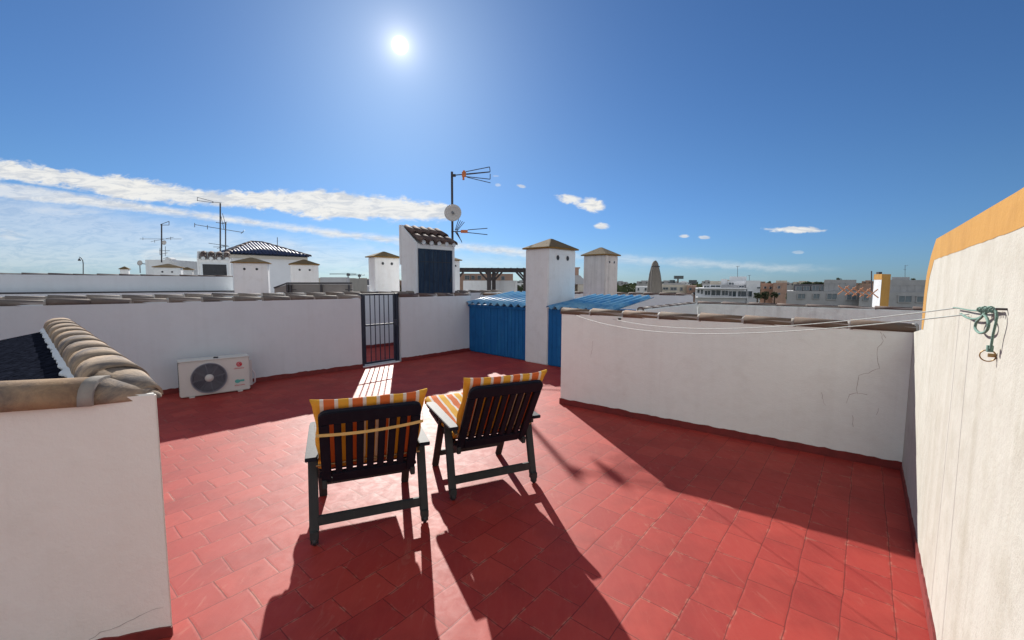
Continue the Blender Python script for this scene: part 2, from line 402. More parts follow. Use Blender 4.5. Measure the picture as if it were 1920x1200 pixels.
def chimney(label, c, wx, wy, bearing, z0, z1, cap_h=.2, over=.07, mat='chim', group='rendered chimneys with ochre caps', holes=(2, 1), hr=.035, fins=False):
    """c = corner nearest to the viewer; right face runs along `bearing`, left face at bearing-90"""
    c = Vector((c[0], c[1], 0)); a = bear(bearing); b = bear(bearing-90)
    ctr = c+a*wx/2+b*wy/2
    t = thing('chimney', label, 'chimney', (ctr.x, ctr.y, z0), group=group)
    q = [c, c+a*wx, c+a*wx+b*wy, c+b*wy]
    m = MB(); m.up(q, z0, z1); m.build('shaft', M[mat], t, bevel=.015)
    o = over
    e = [c-a*o-b*o, c+a*(wx+o)-b*o, c+a*(wx+o)+b*(wy+o), c-a*o+b*(wy+o)]
    m = MB(); lip = .026
    m.up(e, z1+.001, z1+lip)
    apex = up_pt(ctr, z1+lip+cap_h)
    E = [up_pt(p, z1+lip) for p in e]
    # slightly flattened apex
    k = .06; T = [apex+(p-up_pt(ctr, z1+lip))*k for p in E]
    m.prism(E, T); m.build('cap', M['cap'], t, bevel=.006)
    # round vents
    def vents(o0, dr, w, nrm, cnt):
        for i in range(cnt):
            u = w*(.5+(i-(cnt-1)/2)*.36)
            p = o0+dr*u; p.z = z1-.17
            mm = MB()
            R = Matrix((dr, Vector((0, 0, 1)), nrm)).transposed()
            mm.lathe(p+nrm*.004, [(hr*1.25, -.02), (hr*1.25, .006), (hr, .006), (hr, -.004)], 16, R)
            v = mm.build('vent', M['chim'], t)
            mm = MB(); mm.lathe(p+nrm*.002, [(hr, 0), (hr, .003)], 16, R); mm.build('vent_hole', M['dark'], v)
    if holes[0]: vents(c.copy(), a, wx, -b, holes[0])
    if holes[1]: vents(c.copy(), b, wy, -a, holes[1])
    return t
# ================================================================== LAYOUT POINTS
A_L = G(310, 740); B_G = G(680, 690); C_S = G(880, 658)
uL = (B_G-A_L).normalized(); uG = (C_S-B_G).normalized()
gateR = B_G+uG*.85
LW = A_L-uL*4.2
hL = 1.31
# ---------------- setting: terrace floor, roof slab, ground, far plane
m = MB(); pts = [(-9, -3), (6, -3), (6, 9.5), (2, 13), (-9, 13)]
m.poly([(x, y, 0) for x, y in pts]); fl = m.build('terrace_floor', M['floor']); struct(fl)
m = MB(); m.up([(-30, -6), (24, -6), (24, 30), (-30, 30)], -.6, -.02); struct(m.build('roof_slab', M['bgrey']))
m = MB(); m.poly([(-6000, -600, -8), (6000, -600, -8), (6000, 9000, -8), (-6000, 9000, -8)]); struct(m.build('ground', M['ground']))
# ---------------- left parapet, gate, passage wall
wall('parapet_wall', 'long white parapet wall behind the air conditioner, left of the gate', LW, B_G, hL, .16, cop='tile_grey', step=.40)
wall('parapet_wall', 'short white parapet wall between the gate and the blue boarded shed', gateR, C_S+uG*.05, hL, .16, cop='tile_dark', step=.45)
nL = Vector((-uG.y, uG.x, 0))
PW = G(715, 650); wall('parapet_wall', 'white wall across the passage, seen through the gate bars', PW-bear(44)*8.5, PW+bear(44)*4.2, 1.31, .16, cop='tile_grey', step=.42)
# upper terrace wall further left
Q = ZZ(437, 530, 13.0); Q.z = 0
wall('terrace_wall', 'white wall higher than the others with a thin dark tile edge, far left', Q-bear(44)*8.0, Q, 1.74, .18, cop='tile_dark', step=.42, skirt=False, r=.06)
# flat white ledges between the two far walls
t = thing('roof_ledge', 'low white ledge with a dark line below the high left wall', 'ledge', Q-bear(44)*3)
m = MB(); a = Q-bear(44)*8-bear(134)*(-.5); b = Q+bear(134)*.5+bear(44)*.2
m.up([a, b, b+bear(-46)*.45, a+bear(-46)*.45], 0, 1.30); m.build('ledge_body', M['wall'], t, bevel=.01)
m = MB(); m.up([a+bear(134)*.01, b+bear(134)*.01, b+bear(-46)*.05, a+bear(-46)*.05], 1.302, 1.335); m.build('dark_strip', M['dark'], t)
# ---------------- gate
g0 = B_G+uG*.01; t = thing('metal_gate', 'dark barred metal gate standing between the two parapet walls', 'gate', (g0+uG*.42))
nG = -nL
def gp(s, z, o=.08): return Vector((B_G.x, B_G.y, 0))+uG*s+nL*o+Vector((0, 0, z))
for s0, s1 in ((.012, .075), (.775, .838)):
    m = MB(); m.up([gp(s0, 0, .05), gp(s1, 0, .05), gp(s1, 0, .11), gp(s0, 0, .11)], 0, 1.385); m.build('gate_post', M['navy'], t, bevel=.004)
m = MB(); m.bar(gp(.077, 1.365), gp(.773, 1.365), .035, .035); m.build('top_rail', M['navy'], t)
m = MB(); m.bar(gp(.13, .78), gp(.73, .78), .012, .030); m.build('middle_rail', M['navy'], t)
m = MB(); m.bar(gp(.13, .06), gp(.73, .06), .04, .035); m.build('bottom_rail', M['navy'], t)
for s in (.105, .752):
    m = MB(); m.bar(gp(s, .045), gp(s, 1.345), .03, .03, up=uG); m.build('leaf_stile', M['navy'], t)
for i in range(5):
    s = .13+.60*(i+1)/6
    m = MB(); m.bar(gp(s, .08), gp(s, 1.347), .013, .013, up=uG); m.build('bar', M['navy'], t)
m = MB(); m.up([gp(.02, 0, .01), gp(.83, 0, .01), gp(.83, 0, .17), gp(.02, 0, .17)], .002, .022); m.build('threshold', M['bwhite'], t)
m = MB(); m.box(gp(.762, .80, .04), (.05, .05, .12)); m.build('lock_case', M['navy'], t)
# ---------------- mid right wall
ML = G(1050, 757); MR = G(1690, 882); uM = (MR-ML).normalized(); nM = Vector((-uM.y, uM.x, 0))
mw = wall('parapet_wall', 'pale cracked parapet wall with clay coping on the right, washing lines in front', ML, MR+uM*.02, 1.215, .15, mat='wall_mid', step=.40, r=.088)
skirting(mw, ML+nM*.15, ML, -uM, h=.075)
def on_plane(px, py, P0, u, n):
    rx, rz = ray(px, py); d = Vector((rx, 1, rz)); o = Vector((0, 0, EYE))
    t = (Vector((P0.x, P0.y, 0))-o).dot(n)/d.dot(n); return o+d*t
def crack(par, pxs, P0, u, n, w=.0035, mat='crack'):
    """hairline crack in a wall face: a narrow ragged ribbon lying on the plaster"""
    P = [on_plane(x, y, P0, u, n) for x, y in pxs]; pts = []
    for a, b in zip(P, P[1:]):
        k = max(2, int((b-a).length/.025))
        for i in range(k):
            p = a.lerp(b, i/k); pts.append(p+u*random.uniform(-.006, .006)+Vector((0, 0, random.uniform(-.006, .006))))
    pts.append(P[-1]); m = MB(); vs = []
    for i, p in enumerate(pts):
        d = (pts[min(i+1, len(pts)-1)]-pts[max(i-1, 0)]).normalized(); s = d.cross(n).normalized()*w*random.uniform(.25, .7)
        vs += [p+s-n*.0015, p-s-n*.0015]
    m.mesh(vs, [(2*i, 2*i+1, 2*i+3, 2*i+2) for i in range(len(pts)-1)])
    m.build('crack', M[mat], par)
for c in ([(1652, 622), (1656, 640), (1646, 652), (1644, 672), (1650, 690), (1628, 699), (1611, 703), (1607, 722), (1607, 737), (1626, 740)],
          [(1607, 737), (1592, 740), (1587, 756)], [(1540, 735), (1543, 750), (1548, 760)], [(1648, 765), (1643, 778)],
          [(1112, 640), (1108, 670)], [(1598, 778), (1600, 800)], [(1656, 625), (1661, 634)]):
    crack(mw, c, ML, uM, nM, .0028)
m = MB(); p = on_plane(1162, 598, ML, uM, nM); m.box(p-nM*.006, (.03, .02, .02)); m.build('wall_hook', M['dark'], mw)
# ---------------- tall right wall with ochre band
R1 = G(1750, 1200); uR = (MR-R1); uR.z = 0; uR.normalize(); nR = Vector((uR.y, -uR.x, 0))   # nR away from the terrace
def rw(px, py):
    p = on_plane(px, py, R1, uR, nR); return p
outer = [(1728, 618), (1730, 585), (1734, 545), (1738, 515), (1746, 480), (1756, 449), (1800, 424), (1860, 389), (1905, 363)]
inner = [(1731, 618), (1735, 590), (1738, 555), (1743, 520), (1752, 487), (1800, 470), (1860, 448), (1905, 431)]
OP = [rw(*p) for p in outer]; IP = [rw(*p) for p in inner]
sMR = (Vector((MR.x, MR.y, 0))-Vector((R1.x, R1.y, 0))).dot(uR)
base0 = Vector((R1.x, R1.y, 0))
def sz(p): return (Vector((p.x, p.y, 0))-base0).dot(uR), p.z
def rp(s, z, o=0): return base0+uR*s+nR*o+Vector((0, 0, z))
OPs = [sz(p) for p in OP]; IPs = [sz(p) for p in IP]
print('right wall profile', [(round(a, 2), round(b, 2)) for a, b in OPs], 'sMR', round(sMR, 2)); print([(round(a, 2), round(b, 2)) for a, b in IPs])
endS = -3.6
prof = [(endS, 0), (sMR+.0, 0), (sMR+.0, 1.2)]+[(min(sMR, a), b) for a, b in OPs if b > 1.2]+[(endS, OPs[-1][1]+.02)]
t = thing('tall_wall', 'tall streaked white wall with an ochre painted top band, far right', 'wall', rp(.5, 0))
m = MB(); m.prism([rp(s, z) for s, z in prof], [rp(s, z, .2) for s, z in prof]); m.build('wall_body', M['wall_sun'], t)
band = [(min(sMR, a), b) for a, b in OPs]+[(endS, OPs[-1][1]+.02), (endS, IPs[-1][1]+.02)]+[(min(sMR, a), b) for a, b in reversed(IPs)]
no = len(OPs)+1; ni = len(IPs)+1
vs = []; m = MB()
def resample(pl, k):
    d = [0]
    for a, b in zip(pl, pl[1:]): d.append(d[-1]+math.hypot(b[0]-a[0], b[1]-a[1]))
    out = []
    for i in range(k):
        q = d[-1]*i/(k-1); j = 0
        while j < len(d)-2 and d[j+1] < q: j += 1
        f = (q-d[j])/(d[j+1]-d[j]); out.append((pl[j][0]+(pl[j+1][0]-pl[j][0])*f, pl[j][1]+(pl[j+1][1]-pl[j][1])*f))
    return out
OL = [(min(sMR, a), b) for a, b in OPs]+[(endS, OPs[-1][1]+.02)]
IL = [(min(sMR-.0, a), b) for a, b in IPs]+[(endS, IPs[-1][1]+.02)]
# join both outlines corner by corner
c_o = 5; c_i = 4
o_a = resample(OL[:c_o+1], 14); i_a = resample(IL[:c_i+1], 14); o_b = resample(OL[c_o:], 60); i_b = resample(IL[c_i:], 60)
OO = o_a+o_b[1:]; II = i_a+i_b[1:]
II = [(a+random.uniform(-.002, .002), b+random.uniform(-.002, .002)) for a, b in II]
vs = [rp(a, b+.003, -.0014) for a, b in OO]+[rp(a, b, -.0012) for a, b in II]; k = len(OO)
m.mesh(vs, [(i, i+1, k+i+1, k+i) for i in range(k-1)])
vt = [rp(a, b+.003, -.0014) for a, b in OO]+[rp(a, b+.003, .205) for a, b in OO]
m.mesh(vt, [(i, i+1, k+i+1, k+i) for i in range(k-1)])
m.build('painted_band', M['yellow'], t)
skirting(t, rp(endS, 0), rp(sMR-.02, 0), -nR, h=.06)
# ---------------- stairwell housing, front left
K = G(325, 1190); eF = Vector((-math.sin(rad(71.6)), -math.cos(rad(71.6)), 0)); eS = bear(-49.3)
hH = ZZ(300, 738, K.y).z
print('housing h', hH, 'K', K)
t = thing('stairwell_housing', 'low white stairwell housing with clay tile edges, front left', 'housing', (K.x-.5, K.y+.5, 0))
Lf = 1.7; far = 4.15
nF = Vector((eF.y, -eF.x, 0));
if nF.y < 0: nF = -nF
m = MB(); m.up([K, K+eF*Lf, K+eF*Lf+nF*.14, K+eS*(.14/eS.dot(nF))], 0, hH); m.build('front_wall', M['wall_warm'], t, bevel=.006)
nS = Vector((-eS.y, eS.x, 0))
if nS.x > 0: nS = -nS
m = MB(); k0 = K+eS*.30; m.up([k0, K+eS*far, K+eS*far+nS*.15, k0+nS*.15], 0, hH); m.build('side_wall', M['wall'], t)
# front coping
cz = hH
c0 = K+nF*.078
cp = MB()
for i, (s0, s1, q0, q1) in enumerate(((.004, .232, .038, .098), (.225, .64, .100, .104), (.63, 1.04, .100, .104), (1.03, 1.7, .100, .104))):
    a = up_pt(c0+eF*s0, cz-.03); b = up_pt(c0+eF*s1, cz-.03)
    if i == 0:
        a = up_pt(K+nF*.042+eF*.036, cz-.025)
        mo = MB(); mo.lathe(a, [(.036, 0), (.034, .012), (.022, .024), (.008, .030)], 14); mo.build('corner_mortar', M['ridge'], t)
    cp.barrel(b, a, (0, 0, 1), q1, q0, .014, 10)
    if i:
        mo = MB(); mo.barrel(up_pt(c0+eF*(s0-.015), cz-.03), up_pt(c0+eF*(s0+.035), cz-.03), (0, 0, 1), .1035, .1045, .05, 10); mo.build('edge_mortar', M['mortar'], t)
cp.build('edge_tiles', M['ridge'], t)
# ridge tiles along the side wall
rt = MB(); rt.barrel(up_pt(K+nF*.055+eF*.045, cz-.025), up_pt(K+nS*.10+nF*.02+eS*.30, cz-.018), (0, 0, 1), .050, .119, .010, 16); n = 9; Lr = far-.15; r0 = .118
ax = K+nS*.10+nF*.02
for i in range(n):
    a = up_pt(ax+eS*(.26+(Lr-.14)*i/n), cz-.016); b = up_pt(ax+eS*(.26+(Lr-.14)*(i+1)/n+.03), cz-.020)
    rt.barrel(a, b, (0, 0, 1), r0*1.0+random.uniform(-.001, .001), r0*.990, .009, 16)
rt.build('ridge_tiles', M['ridge'], t)
# mortar fillet beside the ridge, ragged
mm = MB(); k = 60; vs = []
for i in range(k+1):
    p = ax+nS*.070+eS*(.34+(Lr-.3)*i/k); w = .070+.03*noise.noise(Vector((i*.35, 0, 0)))+random.uniform(-.008, .008)
    vs += [up_pt(p, cz+.035), up_pt(p+nS*w, cz-.012), up_pt(p+nS*w, cz-.06)]
mm.mesh(vs, [f for i in range(k) for f in ((3*i, 3*i+1, 3*i+4, 3*i+3), (3*i+1, 3*i+2, 3*i+5, 3*i+4))]); mm.build('mortar_fillet', M['wall'], t)
# dark sloping roof
a = up_pt(ax+nS*.14+eS*.42, cz-.02); b = up_pt(ax+nS*.14+eS*(far-.25), cz-.02)
def rd(p):
    q = (Vector((p.x, p.y, 0))-Vector((a.x, a.y, 0))).dot(nS); return up_pt(p, cz-.02-.22*q)
c_ = rd(b+nS*1.9); d_ = rd(K+eF*1.65+nF*.20)
m = MB(); m.prism([a, b, c_, d_], [p-Vector((0, 0, .04)) for p in (a, b, c_, d_)]); m.build('roof', M['roofgrey'], t)
crack(t, [(165, 1200), (190, 1186), (225, 1172), (262, 1155), (284, 1141), (305, 1139)], K, eF, Vector((-nF.x, -nF.y, 0))*-1, .0025)
skirting(t, K+eF*1.6, K, -nF, h=.05)
# ---------------- blue sheds
chL = G(987, 677); chC = G(1026, 685)
uS = (chL-C_S).normalized(); bk = bear(44)
def boards(par, A, B, z0, z1, n):
    A = up_pt(A, z0); B = up_pt(B, z0); d = B-A; w = d.length/n; u = d.normalized(); nn = Vector((u.y, -u.x, 0))
    if nn.y > 0: nn = -nn
    m = MB()
    for i in range(n):
        a = A+u*(w*i+.003); b = A+u*(w*(i+1)-.003); o = nn*random.uniform(0, .006); e = random.uniform(-.012, .012)
        q = [a+o, b+o, b+o-nn*.02, a+o-nn*.02]; m.up(q, z0+max(0, e), z1)
    m.build('board_front', M['blue'], par)
def corrugated(par, P0, P1, P2, P3, waves, amp=.032, th=.004, name='corrugated_roof'):
    """P0-P1 eave, P3-P2 back; ribs run eave to back"""
    m = MB(); ns = waves*8; vs = []
    for k in (0, 1):
        for i in range(ns+1):
            f = i/ns; a = P0.lerp(P1, f); b = P3.lerp(P2, f); o = Vector((0, 0, amp*math.sin(2*PI*waves*f)-k*th)); vs += [a+o, b+o]
    N2 = 2*(ns+1)
    fs = [(2*i, 2*i+1, 2*i+3, 2*i+2) for i in range(ns)]+[(N2+2*i, N2+2*i+2, N2+2*i+3, N2+2*i+1) for i in range(ns)]
    fs += [(2*i, 2*i+2, N2+2*i+2, N2+2*i) for i in range(ns)]+[(2*i+1, N2+2*i+1, N2+2*i+3, 2*i+3) for i in range(ns)]
    m.mesh(vs, fs, True); m.build(name, M['roofblue'], par)
t = thing('shed', 'low blue boarded shed with a corrugated roof, between white parapet and chimney', 'shed', (C_S+chL)/2)
A0 = C_S+bk*.0; B0 = chL-uS*.01
boards(t, A0, B0, .02, 1.10, 17)
m = MB(); m.up([A0+bk*.03, B0+bk*.03, B0+bk*1.25, A0+bk*1.25], 0, 1.08); m.build('shed_body', M['blue'], t)
e0 = up_pt(A0-uS*.03-bk*.09, 1.135); e1 = up_pt(B0-bk*.09, 1.135)
corrugated(t, e0, e1, up_pt(B0+bk*1.45, 1.36), up_pt(A0-uS*.03+bk*1.45, 1.36), 9)
m = MB(); m.bar(up_pt(A0-bk*.02, 1.075), up_pt(B0-bk*.02, 1.075), .03, .05); m.build('eave_rail', M['blue'], t)
t = thing('shed', 'darker blue shed half hidden behind the cracked wall, right of the tall chimney', 'shed', chC+uS*.7)
A1 = chC+uS*.012; B1 = chC+uS*1.38
boards(t, A1, B1, .02, 1.10, 13)
m = MB(); m.up([A1+bk*.03, B1+bk*.03, B1+bk*1.4, A1+bk*1.4], 0, 1.08); m.build('shed_body', M['blue'], t)
corrugated(t, up_pt(A1-bk*.08, 1.135), up_pt(B1+uS*.03-bk*.08, 1.135), up_pt(B1+uS*.03+bk*1.55, 1.34), up_pt(A1+bk*1.55, 1.34), 8)
# ---------------- chimneys
zc = ZZ(1028, 465, chC.y).z
w_l = (chC-chL).length
chimney('tall white chimney standing on the terrace between the two blue sheds', chC, .88, w_l, 44, 0, zc, cap_h=.20, over=.05, holes=(2, 0), hr=.05)
c2 = ZZ(1134, 530, 10.9)
chimney('tall chimney with grey stains under its vents, behind the blue corrugated roof', c2, .62, .66, 44, 0, ZZ(1134, 478, 10.9).z, cap_h=.20, over=.06, mat='chim_stain', holes=(2, 0))
c3 = ZZ(703, 530, 12.2)
chimney('squat white chimney just left of the tiled roof hutch with the dark door', c3, .80, .36, 44, 0, ZZ(703, 482, 12.2).z, cap_h=.16, over=.07, holes=(2, 0), hr=.042)
c3 = ZZ(846, 530, 13.6)
chimney('narrow white chimney mostly hidden behind the tiled roof hutch', c3, .36, .4, 44, 0, ZZ(846, 488, 13.6).z, cap_h=.10, over=.06, holes=(1, 0))
c4 = ZZ(503, 530, 12.6)
chimney('low wide chimney with three vents standing before the hip roofed house', c4, .50, .86, -24, 0, ZZ(503, 494, 12.6).z, cap_h=.15, over=.06, holes=(1, 2))
c5 = ZZ(598, 530, 14.5)
chimney('low chimney at the right corner of the hip roofed house', c5, .5, .84, -28, 0, ZZ(598, 497, 14.5).z, cap_h=.16, over=.05, holes=(0, 2))
c6 = ZZ(340, 530, 17.0)
chimney('small white chimney in front of the flat topped block with an aerial', c6, .5, .84, -28, 0, ZZ(340, 502, 17).z, cap_h=.13, over=.05, holes=(0, 2))
c7 = ZZ(242, 530, 24.0)
chimney('tiny chimney cap just above the high wall, far left', c7, .3, .36, -28, 0, ZZ(242, 505, 24).z, cap_h=.14, over=.05, holes=(0, 0))
c7 = ZZ(362, 530, 20.0)
chimney('tiny low chimney squeezed beside the small hutch with dark tiles', c7, .3, .42, -28, 0, ZZ(362, 506, 20).z, cap_h=.1, over=.05, holes=(0, 0))
# ---------------- hutch with tiled roof and dark door
def hutch(label, cF, w, dpt, z_eave, z_back, door, ntile, doormat, zwall=None, b=44.0, slats=False):
    a = bear(b); l = bear(b-90); cF = Vector((cF.x, cF.y, 0))
    t = thing('roof_hutch', label, 'hutch', cF+a*w/2+l*dpt/2, group='rooftop hutches with tiled lean-to roofs')
    th = .0
    # body: front at eave height rising to the back
    m = MB(); base = [cF, cF+a*w, cF+a*w+l*dpt, cF+l*dpt]
    top = [up_pt(base[0], z_eave), up_pt(base[1], z_eave), up_pt(base[2], z_back-.12), up_pt(base[3], z_back-.12)]
    m.prism([up_pt(p, 0) for p in base], top); m.build('wall_body', M['chim'], t, bevel=.01)
    # raised side cheek and back upstand
    m = MB()
    k = [cF-a*.05, cF+l*dpt-a*.05]
    m.prism([up_pt(k[0], 0), up_pt(k[1], 0), up_pt(k[1], z_back+.05), up_pt(k[0], z_eave+.04)], [up_pt(k[0]+a*.048, 0), up_pt(k[1]+a*.048, 0), up_pt(k[1]+a*.048, z_back+.05), up_pt(k[0]+a*.048, z_eave+.04)])
    m.build('side_cheek', M['chim'], t)
    m = MB(); q0 = cF+l*(dpt-.02)-a*.05; m.up([q0, q0+a*(w*.93), q0+a*(w*.93)+l*.1, q0+l*.1], z_eave*.8, z_back+.052); m.build('back_upstand', M['chim'], t)
    # tiles
    tl = MB(); up = Vector((0, 0, 1)); st = w/ntile
    for i in range(ntile):
        s = st*(i+.5)+.02
        for j in range(2):
            f0 = j/2; f1 = (j+1)/2
            p0 = cF+a*s+l*(dpt*f0-.12*(1-f0)); p1 = cF+a*s+l*(dpt*f1-.12*(1-f1)+.04)
            z0 = z_eave+.03+(z_back-z_eave-.02)*f0; z1 = z_eave+.045+(z_back-z_eave-.02)*f1
            tl.barrel(up_pt(p0, z0+.012*0), up_pt(p1, z1-.03), up, st*.43, st*.38, .014, 8)
    tl.build('roof_tiles', M['tile_dark'], t)
    # pale mortar bungs under the eave tiles
    for i in range(ntile):
        bm_ = MB()
        p = cF+a*(st*(i+.5)+.02)-l*.085
        R = Matrix((a, Vector((0, 0, 1)), -l)).transposed()
        bm_.lathe(up_pt(p, z_eave+.045), [(st*.27, 0), (st*.27, .01), (st*.16, .02)], 12, R)
        bm_.build('mortar_plug', M['wall'], t)
    s0, s1, zd0, zd1 = door
    n = -l
    m = MB(); P = cF+n*.012
    q = [P+a*s0, P+a*s1, P+a*s1-n*.03, P+a*s0-n*.03]
    m.up(q, zd0, zd1); d = m.build('door', M[doormat], t, bevel=.004)
    fr = MB(); fw = .045
    for (x0, x1, z0, z1) in ((s0-fw, s0-.001, zd0, zd1+fw), (s1+.001, s1+fw, zd0, zd1+fw), (s0-.0005, s1+.0005, zd1+.001, zd1+fw)):
        fr.up([P+a*x0+n*.012, P+a*x1+n*.012, P+a*x1-n*.02, P+a*x0-n*.02], z0, z1)
    fr.build('frame', M[doormat] if not slats else M['wall'], d)
    gr = MB(); kk = 7
    for i in range(1, kk):
        x = s0+(s1-s0)*i/kk; gr.up([P+a*(x-.004)+n*.004, P+a*(x+.004)+n*.004, P+a*(x+.004)-n*.001, P+a*(x-.004)-n*.001], zd0+.01, zd1-.01)
    gr.up([P+a*(s0+.01)+n*.012, P+a*(s1-.01)+n*.012, P+a*(s1-.01), P+a*(s0+.01)], zd1-.30, zd1-.285)
    gr.build('board_joints', M['dark'], d)
    m = MB(); m.box(up_pt(P+a*(s1-.03)+n*.03, (zd0+zd1)/2+.35), (.03, .03, .12)); m.build('handle', M['dark'], d)
    return t
hF = ZZ(783, 530, 11.2); zE = ZZ(783, 457, 11.2).z; zB = ZZ(750, 422, 11.7).z-.05
ha = bear(44)
def s_at(px):  # where the sight line to px meets the hutch front
    rx, _ = ray(px, 510); return (rx*hF.y-hF.x)/(ha.x-rx*ha.y)
hutch('white hutch with lean-to clay tiles and a dark blue door, under the aerial', hF, s_at(853), .70, zE, zB, (s_at(787), s_at(845), .2, ZZ(787, 469, 11.25).z), 5, 'bluedark')
h2 = ZZ(375, 530, 15.0); a2 = bear(58)
hutch('small far hutch with lean-to dark tiles and a barred opening, left of the hip roof', h2, .92, .30, ZZ(375, 486, 15).z, ZZ(362, 474, 15.3).z, (.10, .80, .9, ZZ(375, 495, 15).z), 4, 'dark', b=58, slats=True)
# ---------------- aerials
def cone_aerial(par, p, d, sc_=1.0, back=True):
    """log-style wire aerial: orange insulator with long thin wire loops"""
    d = Vector(d).normalized(); up = Vector((0, 0, 1))
    m = MB(); m.tube([p-d*.06*sc_, p+d*.42*sc_], .012*sc_, 6); arm = m.build('boom', M['steel_dark'], par)
    m = MB(); q = p+d*.36*sc_; m.box(q+d*.05*sc_, (.10*sc_, .06*sc_, .15*sc_)); m.build('insulator', M['orange_pl'], par)
    return q
pa = ZZ(849, 530, 12.25); pa.z = 0
top = ZZ(849, 322, 12.25).z
t = thing('aerial_mast', 'tall steel aerial mast with a round dish, rising behind the tiled hutch', 'aerial', pa)
m = MB(); m.tube([up_pt(pa, 0), up_pt(pa, top)], .032, 10); m.build('mast', M['steel_dark'], t)
X = Vector((1, 0, 0))
def at(px, py): return ZZ(px, py, 12.2)
m = MB(); m.tube([at(846, 329), at(868, 327)], .014, 6); m.box(at(851, 329), (.10, .08, .06)); m.build('clamp_arm', M['steel_dark'], t)
m = MB(); m.box(at(870, 327), (.11, .07, .13)); m.box(at(869, 334), (.05, .05, .10)); m.box(at(870, 322), (.06, .06, .06)); m.build('insulator', M['orange_pl'], t)
m = MB()
for (a, b) in (((873, 322), (918, 313)), ((873, 326), (919, 322)), ((873, 331), (919, 336)), ((918, 313), (919, 322)), ((919, 326), (919, 336))):
    m.tube([at(*a), at(*b)], .011, 6)
for (a, b) in (((873, 324), (917, 314)), ((874, 329), (918, 335))):
    m.tube([at(*a)+Vector((0, .2, 0)), at(*b)+Vector((0, .5, 0))], .010, 6)
m.build('wire_loop', M['steel_dark'], t)
# dish
dc = at(850, 400)+Vector((0, -.10, 0)); R = Matrix.Rotation(rad(90-6), 3, 'X')
m = MB(); rr = 15.5/800*12.2
m.lathe(dc, [(rr*.02, -.075), (rr*.35, -.068), (rr*.7, -.042), (rr, 0), (rr*1.01, .004), (rr, .010), (rr*.7, -.03), (rr*.3, -.055), (.005, -.06)], 36, R)
m.build('dish', M['dish'], t)
m = MB(); m.lathe(dc+Vector((0, -.08, 0)), [(.02, 0), (.03, .02)], 12, R); m.build('dish_boss', M['steel'], t)
m = MB(); m.tube([dc, dc+Vector((0, .12, 0))], .03, 8); m.build('dish_mount', M['steel'], t)
# lower aerial
m = MB(); m.tube([at(846, 434), at(866, 434)], .014, 6); m.build('clamp_arm', M['steel_dark'], t)
m = MB(); m.box(at(870.5, 434), (.19, .06, .08)); m.build('insulator', M['orange_pl'], t)
m = MB()
for (a, b) in (((877, 431), (914, 428)), ((877, 436), (914, 440))): m.tube([at(*a), at(*b)], .011, 6)
for k in range(4):
    o = Vector((0, -.25+.17*k, 0))
    m.tube([at(854+k, 432)+o*.2, at(862+2.2*k, 414)+o], .010, 6); m.tube([at(854+k, 435)+o*.2, at(867-1.0*k, 453)+o], .010, 6)
m.build('reflector', M['steel_dark'], t)
def mast(label, px, Y, ytop, ybase, parts, r=.02):
    p = ZZ(px, ybase, Y); t = thing('aerial_mast', label, 'aerial', p)
    m = MB(); m.tube([p, ZZ(px, ytop, Y)], r, 8); m.build('mast', M['steel_dark'], t)
    for name, segs, rr in parts:
        for (a, b) in segs:
            m = MB(); m.tube([ZZ(a[0], a[1], Y), ZZ(b[0], b[1], Y)], rr, 5); m.build(name+'_rod', M['steel'], t)
    return t
t = mast('aerial mast with dish and long crossbars on the flat white block, left', 303, 20, 420, 492, [
    ('top_aerial', [((301, 421), (317, 415)), ((301, 422), (317, 422)), ((317, 415), (317, 422))], .014),
    ('crossbar', [((262, 448), (340, 448)), ((283, 453), (325, 445)), ((268, 445), (268, 450)), ((290, 450), (290, 455)), ((320, 444), (320, 450))], .009),
    ('lower_aerial', [((299, 470), (318, 470)), ((300, 477), (314, 474)), ((310, 462), (310, 480)), ((300, 465), (300, 478)), ((306, 485), (315, 482))], .011)], .028)
m = MB(); m.lathe(ZZ(308, 455, 19.9), [(.02, -.03), (.1, 0), (.105, .01), (.02, -.01)], 16, Matrix.Rotation(rad(80), 3, 'X')); m.build('dish', M['dish'], t)
t = mast('aerial mast with a long slanting crossbar beside the hip roof', 413, 17, 381, 480, [
    ('top_aerial', [((370, 370), (400, 378)), ((370, 376), (400, 380)), ((370, 370), (370, 377)), ((398, 379), (415, 380))], .010),
    ('crossbar', [((365, 421), (456, 436)), ((365, 418), (365, 426)), ((389, 422), (389, 430)), ((452, 438), (458, 432)), ((405, 417), (425, 420))], .012),
    ('reflector', [((417, 400), (422, 418)), ((414, 404), (420, 430)), ((391, 456), (428, 461)), ((407, 466), (424, 461)), ((400, 463), (420, 463))], .010)], .026)
t = mast('shorter second mast standing right against the slanting crossbar mast', 423, 17.3, 417, 500, [
    ('crossbar', [((418, 418), (426, 416)), ((415, 460), (430, 463)), ((421, 470), (446, 463))], .010)], .022)
mast('thin lone rod aerial on the navy hip roof', 520, 21, 445, 480, [], .015)
mast('faint thin aerial on the dark glass block roof, right', 1697, 95, 497, 522, [('top_aerial', [((1697, 499), (1703, 497)), ((1694, 505), (1699, 505))], .03)], .035)
mast('plain rusty pole beside the ochre pillar', 1634, 9.0, 508, 545, [], .011)
p = ZZ(262, 510, 21); t = thing('satellite_dish', 'small round dish left of the flat white block', 'satellite dish', p)
m = MB(); m.lathe(ZZ(262, 493, 21), [(.02, -.05), (.12, -.02), (.13, 0), (.02, -.03)], 18, Matrix.Rotation(rad(80), 3, 'X')); m.build('dish', M['dish'], t)
m = MB(); m.tube([ZZ(262, 493, 21.05), ZZ(263, 512, 21.05)], .02, 6); m.tube([ZZ(262, 494, 21.05), ZZ(273, 495, 21.05)], .02, 6); m.build('bracket', M['steel'], t)
